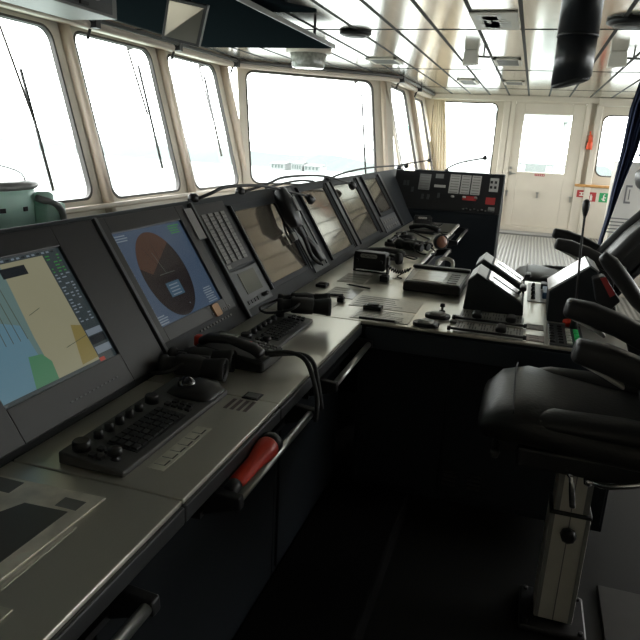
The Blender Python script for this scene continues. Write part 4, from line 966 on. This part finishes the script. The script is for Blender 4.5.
# clutter on the far worktop
def lump_handset(x, y, rz, lab):
    t = thing('telephone_handset', (0, 0, 0), lab, 'handset')
    mb = MB(); mb.loft([(V((-.11, 0, .03)), .03, .022), (V((-.08, 0, .045)), .026, .018), (V((0, 0, .055)), .018, .013), (V((.08, 0, .045)), .026, .018), (V((.11, 0, .03)), .03, .022)], (0, 1, 0), e=2.6, cap=.01); mb.build('grip', M['black'], t)
    mb = MB(); mb.box((-.10, -.06, 0), (.10, .09, .022)); mb.build('cradle', M['rubber'], t, .006)
    mb = MB(); mb.tube([(.12, 0, .02), (.17, -.04, .012), (.20, .03, .01), (.15, .09, .01), (.1, .07, .012)], .004, 6); mb.build('cord', M['rubber'], t)
    t.location = (x, y, CT); t.rotation_euler = (0, 0, rz)
lump_handset(-.76, 3.68, .3, 'black telephone handset on its cradle behind the radio')
lump_handset(-.72, 4.95, -.2, 'black handset lying at the far end of the far worktop')
t = thing('headphones', (0, 0, 0), 'black headphones lying behind the radio', 'headphones')
mb = MB(); mb.tube([(-.07, 0, .03), (-.06, .09, .03), (0, .13, .03), (.06, .09, .03), (.07, 0, .03)], .007, 8); mb.build('headband', M['black'], t)
for s in (-1, 1):
    mb = MB(); mb.lathe((s*.05, 0, .035), (s, 0, 0), [(0, .03), (.01, .034), (.03, .03), (.034, .02)], 16); mb.build('ear_cup', M['rubber'], t)
t.location = (-.70, 3.50, CT); t.rotation_euler = (0, 0, .5)
trackball_keyboard(-.86, -.71, 4.15, 4.55, 'dark trackball keyboard on the far worktop beside the sloped housing', palm=True)
binoculars((-.64, 4.05, CT+.002), math.radians(60), 'black binoculars on the far worktop above the steel handle')
radio(-.80, 5.35, .2, 'small black radio standing before the corner console', .8)
t = thing('signal_lamp', (-.50, 4.25, CT), 'reddish brown round lamp hanging at the edge of the far worktop', 'lamp')
mb = MB(); mb.lathe((-.52, 4.22, CT+.05), (.5, -.7, .1), [(0, .035), (.03, .05), (.05, .05), (.055, .045)], 18); mb.build('lamp_body', M['black'], t)
mb = MB(); mb.lathe((-.492, 4.181, CT+.0558), (.5, -.7, .1), [(0, .043), (.012, .035), (.016, .01)], 16); mb.build('lamp_lens', M['copper'], t, label='reddish brown lens')
mb = MB(); mb.tube([(-.56, 4.27, CT+.01), (-.58, 4.36, CT+.01), (-.64, 4.40, CT+.01)], .006); mb.cyl((-.53, 4.24, CT), (-.52, 4.22, CT+.05), .012); mb.build('lamp_stand', M['rubber'], t)
mb = MB(); mb.tube([(-.90, 4.75, CT+.006), (-.82, 4.9, CT+.01), (-.70, 4.72, CT+.006), (-.62, 4.55, CT+.01), (-.66, 4.40, CT+.006), (-.78, 4.62, CT+.02)], .006); mb.build('loose_cable', M['rubber'], label='looped black cable on the far worktop', cat='cable')
t = thing('ring_holder', (-.40, 3.52, CT-.06), 'white ring shaped holder at the back edge behind the table display', 'holder')
mb = MB(); mb.tube([(-.42, 3.47, CT), (-.42, 3.50, CT+.05), (-.38, 3.52, CT+.065), (-.34, 3.50, CT+.05), (-.34, 3.47, CT)], .011, 8); mb.build('ring', M['white'], t)
mb = MB(); mb.box((-.43, 3.452, CT-.04), (-.33, 3.462, CT)); mb.build('mount', M['black'], t)

# ------------------------------------------------------------------ helmsman chairs
def make_chair(lab):
    t = thing('helm_chair', (0, 0, 0), lab, 'chair', 'black helm chairs on pedestals')
    P = lambda nm, mb, m, par=t, **k: mb.build(nm, m, par, **k)
    mb = MB(); mb.box((-.10, -.10, 0), (.10, .10, .02)); P('base_plate', mb, M['black'], bevel=.006)
    mb = MB()
    for sx in (-1, 1):
        for sy in (-1, 1): mb.lathe((sx*.082, sy*.082, .02), (0, 0, 1), [(0, .008), (.008, .008), (.009, .004)], 8)
    P('bolt', mb, M['black'], each=True)
    mb = MB(); mb.box((-.058, -.055, .025), (.058, .055, .405)); lo = P('pedestal_column', mb, M['alu'], bevel=.006)
    mb = MB()
    for x in (-.050, .050): mb.box((x-.006, -.0575, .03), (x+.006, -.0548, .40))
    mb.box((-.0015, -.0565, .03), (.0015, -.0548, .40)); P('groove', mb, M['grey'], lo)
    mb = MB(); mb.box((-.060, -.058, .398), (.060, .058, .408)); P('collar', mb, M['black'], bevel=.002)
    mb = MB(); mb.box((-.050, -.048, .405), (.050, .048, .60)); up = P('pedestal_column', mb, M['alu'], bevel=.005)
    mb = MB()
    for x in (-.041, .041): mb.box((x-.008, -.0505, .41), (x+.008, -.0478, .60))
    mb.box((-.0015, -.0495, .41), (.0015, -.0478, .60)); P('groove', mb, M['grey'], up)
    mb = MB(); mb.lathe((.0, -.055, .345), (0, -1, 0), [(0, .012), (.01, .012), (.012, .024), (.03, .022), (.034, .014)], 8); P('height_knob', mb, M['black'])
    mb = MB(); mb.box((-.18, -.17, .585), (.20, .17, .645)); mb.box((-.25, -.12, .60), (.22, .12, .64)); P('seat_frame', mb, M['black'], bevel=.008)
    mb = MB(); mb.cyl((-.24, -.17, .62), (-.24, .17, .62), .012); mb.lathe((-.24, -.17, .62), (0, -1, 0), [(0, .014), (.02, .012), (.024, .006)]); P('front_bar', mb, M['black'])
    mb = MB(); mb.cyl((-.045, -.17, .60), (-.035, -.20, .60), .007); mb.loft([((-.035, -.20, .600), .006, .006), ((-.028, -.205, .56), .008, .006), ((-.02, -.205, .515), .008, .005)], (1, 0, 0), e=2, cap=.004); P('release_lever', mb, M['chrome'])
    mb = MB(); mb.tube([(.02, -.175, .585), (.06, -.20, .592), (.15, -.22, .63), (.26, -.23, .67)], .009, 8); mb.lathe((.02, -.175, .585), (-1, 0, -.2), [(0, .012), (.01, .014), (.02, .008)]); P('side_lever', mb, M['chrome'])
    # seat cushion
    mb = MB(); mb.loft([((-.265, 0, .690), .195, .040), ((-.235, 0, .705), .218, .058), ((-.17, 0, .718), .235, .062), ((-.05, 0, .708), .238, .060), ((.10, 0, .695), .236, .058), ((.24, 0, .69), .225, .055)], (0, 1, 0), e=3.4, n=36, cap=.03); seat = P('seat', mb, M['leather'])
    for s in (-1, 1):
        mb = MB(); mb.loft([((-.19, s*.180, .728), .040, .022), ((-.10, s*.182, .744), .052, .030), ((.08, s*.182, .746), .054, .032), ((.20, s*.180, .738), .048, .028)], (0, 1, 0), e=2.3, n=20, cap=.02); P('bolster', mb, M['leather'], seat)
    mb = MB(); mb.tube([(-.205, -.22, .765), (-.21, -.1, .775), (-.21, .1, .775), (-.205, .22, .765)], .0025, 6); P('seam', mb, M['rubber'], seat)
    # backrest
    c = [(.205, .74), (.27, .86), (.355, .98), (.46, 1.10), (.55, 1.19)]
    mb = MB(); mb.loft([(V((x, 0, z)), w, th) for (x, z), w, th in zip(c, (.22, .235, .24, .23, .19), (.065, .075, .075, .07, .055))], (0, 1, 0), e=3.2, n=36, cap=.03); bk = P('backrest', mb, M['leather'])
    for s in (-1, 1):
        mb = MB(); mb.loft([(V((x-.048, s*w, z+.035)), .042, .040) for (x, z), w in zip(c[:-1], (.19, .20, .20, .19))], (0, 1, 0), e=2.3, n=20, cap=.02); P('bolster', mb, M['leather'], bk)
    mb = MB(); mb.loft([(V((x+.055, 0, z-.045)), w, .022) for (x, z), w in zip(c, (.215, .23, .235, .225, .18))], (0, 1, 0), e=4, n=28, cap=.006); P('back_shell', mb, M['black'], bk)
    for s in (-1, 1):
        mb = MB(); mb.cyl((.50, s*.05, 1.18), (.42, s*.05, 1.32), .008, n=8); P('headrest_post', mb, M['steel'])
    mb = MB(); mb.loft([((.375, -.12, 1.335), .075, .062), ((.365, 0, 1.335), .08, .066), ((.375, .12, 1.335), .075, .062)], (1, 0, .2), e=2.6, n=22, cap=.03); P('headrest', mb, M['leather'])
    # armrests
    for s in (-1, 1):
        mb = MB(); y = s*.235
        mb.loft([((-.072, y, .966), .034, .030), ((-.01, y, .955), .037, .036), ((.08, y, .928), .037, .036), ((.18, y, .884), .035, .036), ((.27, y, .845), .034, .033)], (0, 1, 0), e=3.6, n=24, cap=.014); ar = P('armrest', mb, M['leather'])
        mb = MB(); mb.loft([((-.058, y, .940), .026, .010), ((-.005, y, .918), .030, .010), ((.04, y, .890), .02, .006)], (0, 1, 0), e=2.6, n=18, cap=.005); P('underside_pad', mb, M['lgrey'], ar, label='grey underside of the armrest tip')
        mb = MB(); mb.prism([(.10, y-.012, .90), (.24, y-.012, .85), (.25, y-.012, .60), (.20, y-.012, .60), (.16, y-.012, .74)], (0, .024, 0)); P('armrest_support', mb, M['black'], bevel=.006)
    return t
ch = make_chair('nearest black leather helm chair on an aluminium pedestal at the right')
ch2 = copy_tree(ch)
ch.location = (.245, 1.895, 0)
ch2.location = (.262, 3.95, -.012)
ch2['label'] = 'black leather helm chair with a headrest beyond the cross console'
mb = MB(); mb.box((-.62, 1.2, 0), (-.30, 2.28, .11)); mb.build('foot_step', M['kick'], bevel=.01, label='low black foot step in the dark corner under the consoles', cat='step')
mb = MB(); mb.box((.40, 1.50, 0), (1.6, 2.10, .012)); mb.build('floor_plate', mat('dull_brown_plate', (.025, .023, .02), .5, noise=.1), bevel=.003, label='smooth dull floor plate at the bottom right corner', cat='floor plate')

# ------------------------------------------------------------------ overhead
t = thing('hanging_ceiling_board', (-2.2, 3.0, 2.17), 'large dark navy panel hanging under the ceiling at upper left', 'ceiling board')
mb = MB(); mb.box((-2.90, -1.0, 2.17), (-1.70, 5.53, 2.195)); mb.build('panel_board', M['soff'], t, .004)
mb = MB(); [mb.cyl((x, y, 2.19), (x, y, HC), .012, n=8) for x in (-2.8, -1.8) for y in (.5, 3.0, 5.3)]; mb.build('hanger', M['black'], t)
mb = MB(); mb.box((-1.70, -1, 2.168), (-1.69, 5.53, 2.20)); mb.build('edge_trim', M['grey'], t)
mb = MB(); mb.prism([(-1.42, 4.20, 2.21), (-2.35, 4.17, 2.21), (-2.2, 2.6, 2.21), (-1.95, 3.3, 2.21)], (0, 0, .02)); 
for x, y in ((-1.6, 4.1), (-2.2, 4.1), (-2.1, 3.0)): mb.cyl((x, y, 2.22), (x, y, HC), .01, n=6)
mb.build('gusset_plate', M['soff'], label='dark triangular plate just above the edge of the navy overhead panel', cat='plate')
t = thing('overhead_instrument', (-2.3, 2.5, 2.0), 'grey overhead instrument box with a round knob at the top left', 'instrument')
mb = MB(); mb.box((-2.5, 1.4, 2.0), (-2.2, 3.2, 2.1695)); mb.build('instrument_box', M['grey'], t, .004)
mb = MB(); mb.box((-2.199, 1.45, 2.012), (-2.192, 3.15, 2.16)); mb.build('front_panel', M['housg'], t, .002)
for y, z in ((3.02, 2.09), (2.75, 2.10), (2.55, 2.10)):
    mb = MB(); mb.lathe((-2.192, y, z), (1, 0, 0), [(0, .032), (.006, .032), (.008, .018), (.02, .016)], 16); mb.m(1).box((-2.172, y-.003, z-.014), (-2.170, y+.003, z+.014)); mb.build('knob', [M['lgrey'], M['black']], t)
mb = MB()
for y in (2.65, 2.88): mb.box((-2.193, y, 2.02), (-2.180, y+.06, 2.035))
mb.build('latch', M['black'], t, each=True)
# monitor hanging under the panel
t = thing('overhead_monitor', (-1.83, 3.3, 2.17), 'small square monitor hanging from the navy overhead panel', 'monitor')
mc = [V((-1.925, 3.2, 1.916)), V((-1.735, 3.22, 1.878)), V((-1.655, 3.16, 2.05)), V((-1.86, 3.15, 2.09))]
u = (mc[1]-mc[0]).normalized(); w = (mc[3]-mc[0]); w = (w-u*w.dot(u)).normalized(); n = u.cross(w).normalized()
if n.y > 0: n = -n
cc = sum(mc, V())/4
mb = MB(); mb.prism([cc+(p-cc)*1.08 for p in mc], -n*.03); mb.build('monitor_body', M['black'], t, .002)
mb = MB(); mb.prism([cc+(p-cc)*.92+n*.0005 for p in mc], n*.002); mb.build('screen', mat('monitor_glass', (.30, .285, .25), .12, metal=.5, spec=1), t)
mb = MB(); a = cc-n*.031; mb.cyl(a, (a.x, a.y+.06, 2.17), .012); mb.build('mount_arm', M['black'], t)
# round lamp beneath the ceiling, and others
t = thing('round_ceiling_lamp', (-2.28, 6.55, HC), 'round glassy ceiling lamp beyond the navy overhead panel', 'lamp')
mb = MB(); mb.lathe((-2.28, 6.55, HC), (0, 0, -1), [(0, .23), (.03, .23), (.04, .20)], 28); mb.build('lamp_base', M['rail'], t)
mb = MB(); mb.lathe((-2.28, 6.55, HC-.04), (0, 0, -1), [(0, .185), (.10, .17), (.13, .16), (.135, .1)], 28); mb.build('lamp_glass', M['lampg'], t)
def disc_lamp(x, y, r, lab):
    t = thing('ceiling_speaker', (x, y, HC), lab, 'speaker', 'flush round fittings in the ceiling')
    mb = MB(); mb.lathe((x, y, HC), (0, 0, -1), [(0, r), (.02, r), (.035, r*.8)], 24); mb.build('rim', M['black'], t)
    mb = MB(); mb.lathe((x, y, HC-.034), (0, 0, -1), [(0, r*.7), (.006, r*.65), (.01, r*.3)], 20); mb.build('grille', M['housg'], t)
disc_lamp(-1.50, 5.45, .13, 'flat round black fitting in the ceiling beyond the dark panels')
disc_lamp(.50, 5.0, .15, 'flat round fitting in the ceiling right of the black tube')
def spot(x, y, lab, s=1.):
    t = thing('ceiling_detector', (x, y, HC), lab, 'detector', 'cream boxes under the ceiling')
    mb = MB(); mb.prism([(x-.065*s, y-.05, HC), (x+.055*s, y-.05, HC), (x+.065*s, y-.05, HC-.115), (x-.075*s, y-.05, HC-.13)], (0, .12, 0)); mb.build('detector_box', M['fix'], t, .008)
    mb = MB(); mb.cyl((x+.06*s, y, HC-.05), (x+.17*s, y, HC-.055), .010, n=8); mb.cyl((x+.11*s, y, HC-.05), (x+.11*s, y, HC), .008, n=8); mb.build('side_pin', M['grey'], t)
spot(-.66, 6.5, 'cream box fitting with a side pin under the ceiling, left of the black tube')
spot(.60, 6.5, 'cream box fitting with a side pin under the ceiling, right of the black tube', 1.1)
def vent(x0, x1, y0, y1, lab):
    t = thing('ceiling_vent', ((x0+x1)/2, (y0+y1)/2, HC), lab, 'vent', 'vents in the ceiling')
    mb = MB(); mb.box((x0, y0, HC-.018), (x1, y0+.03, HC-.0035)); mb.box((x0, y1-.03, HC-.018), (x1, y1, HC-.0035)); mb.box((x0, y0, HC-.018), (x0+.03, y1, HC-.0035)); mb.box((x1-.03, y0, HC-.018), (x1, y1, HC-.0035)); mb.build('frame', M['fix'], t)
    mb = MB(); n = int((y1-y0)/.05)
    for i in range(n): mb.box((x0+.03, y0+.035+i*.05, HC-.016), (x1-.03, y0+.055+i*.05, HC-.0035))
    mb.build('slats', M['grey'], t)
vent(-.50, -.23, 7.0, 7.55, 'louvred ceiling vent nearest the black tube')
vent(-1.10, -.86, 9.2, 9.9, 'louvred ceiling vent near the far left window')
vent(-.50, -.23, 9.3, 9.8, 'louvred ceiling vent before the far door')
vent(-1.83, -1.5, 7.1, 7.55, 'louvred ceiling vent above the wide angled window')
mb = MB(); mb.box((-.52, 4.65, HC-.012), (-.21, 5.30, HC-.0035)); mb.m(1); [mb.box((-.5+.28*random.random(), 4.68+.55*random.random(), HC-.0135), (-.47+.24*random.random(), 4.72+.55*random.random(), HC-.012)) for _ in range(9)]
mb.build('light_panel', [M['fix'], M['white']], label='pale blotchy light panel set in the ceiling at the top', cat='light panel')
# black periscope tube
t = thing('black_periscope_tube', (.165, 3.05, HC), 'thick black vertical tube hanging from the ceiling', 'tube')
mb = MB(); mb.cyl((.112, 3.05, 1.905), (.112, 3.05, HC), .082, n=36); mb.cyl((.112, 3.05, 1.735), (.112, 3.05, 1.906), .079, n=36)
for v in mb.bm.verts:
    if v.co.z < 1.74: v.co.z += (v.co.x-.11)*.26 - .008
mb.build('tube_body', M['duct'], t)
mb = MB(); mb.lathe((.112, 3.05, 1.898), (0, 0, 1), [(0, .082), (.005, .0845), (.010, .082)], 36); mb.build('joint_ring', M['black'], t)
mb = MB(); mb.lathe((.112, 3.05, 1.727), (0, 0, -1), [(0, .075), (.012, .071), (.016, .055)], 30)
for v in mb.bm.verts: v.co.z += (v.co.x-.11)*.26
mb.build('end_ring', M['rubber'], t)

# ------------------------------------------------------------------ light
w = bpy.data.worlds.new('World'); S.world = w; w.use_nodes = True; nt = w.node_tree
bg = nt.nodes['Background']
tc = nt.nodes.new('ShaderNodeTexCoord'); sx = nt.nodes.new('ShaderNodeSeparateXYZ'); cr = nt.nodes.new('ShaderNodeValToRGB')
nt.links.new(tc.outputs['Generated'], sx.inputs[0]); nt.links.new(sx.outputs['Z'], cr.inputs[0])
cr.color_ramp.elements[0].position = 0; cr.color_ramp.elements[0].color = (.98, 1, .99, 1)
cr.color_ramp.elements[1].position = .6; cr.color_ramp.elements[1].color = (1, 1, 1, 1)
nt.links.new(cr.outputs[0], bg.inputs[0]); bg.inputs['Strength'].default_value = 10.5
def portal(mw, u0, u1, z0, z1, k=1., flip=False):
    l = bpy.data.lights.new('portal', 'AREA'); l.shape = 'RECTANGLE'; l.size = u1-u0; l.size_y = (z1-z0)*k; l.cycles.is_portal = True
    o = bpy.data.objects.new('window_daylight', l); COL.objects.link(o)
    m = mw @ Matrix.Translation(((u0+u1)/2, ((z0+z1)/2-2.2)*k, -.08))
    o.matrix_world = m @ Matrix.Rotation(math.pi, 4, 'Y')
    return o
for a, b in ((0, .98), (1.05, 1.99), (2.2, 3.13), (3.43, 4.44), (4.8, 5.83), (6.19, 7.2)): portal(mwA, a, b, .86, 2.19, kA)
portal(mwB, .18, 1.925, .86, 2.19, kB); portal(mwC, 9.0, 10.12, .92, 2.17, kC); portal(mwC, 10.85, 11.72, .95, 2.14, kC)
portal(mwF, -1.8, -.68, .7, 2.165); portal(mwF, 1.03, 1.93, 1.04, 2.03); portal(mwF, -.225, .545, 1.045, 2.0)
S.view_settings.view_transform = 'Standard'; S.view_settings.look = 'None'; S.view_settings.exposure = 0.0
S.cycles.max_bounces = 10; S.cycles.diffuse_bounces = 6; S.cycles.transparent_max_bounces = 12
S.cycles.sample_clamp_indirect = 20
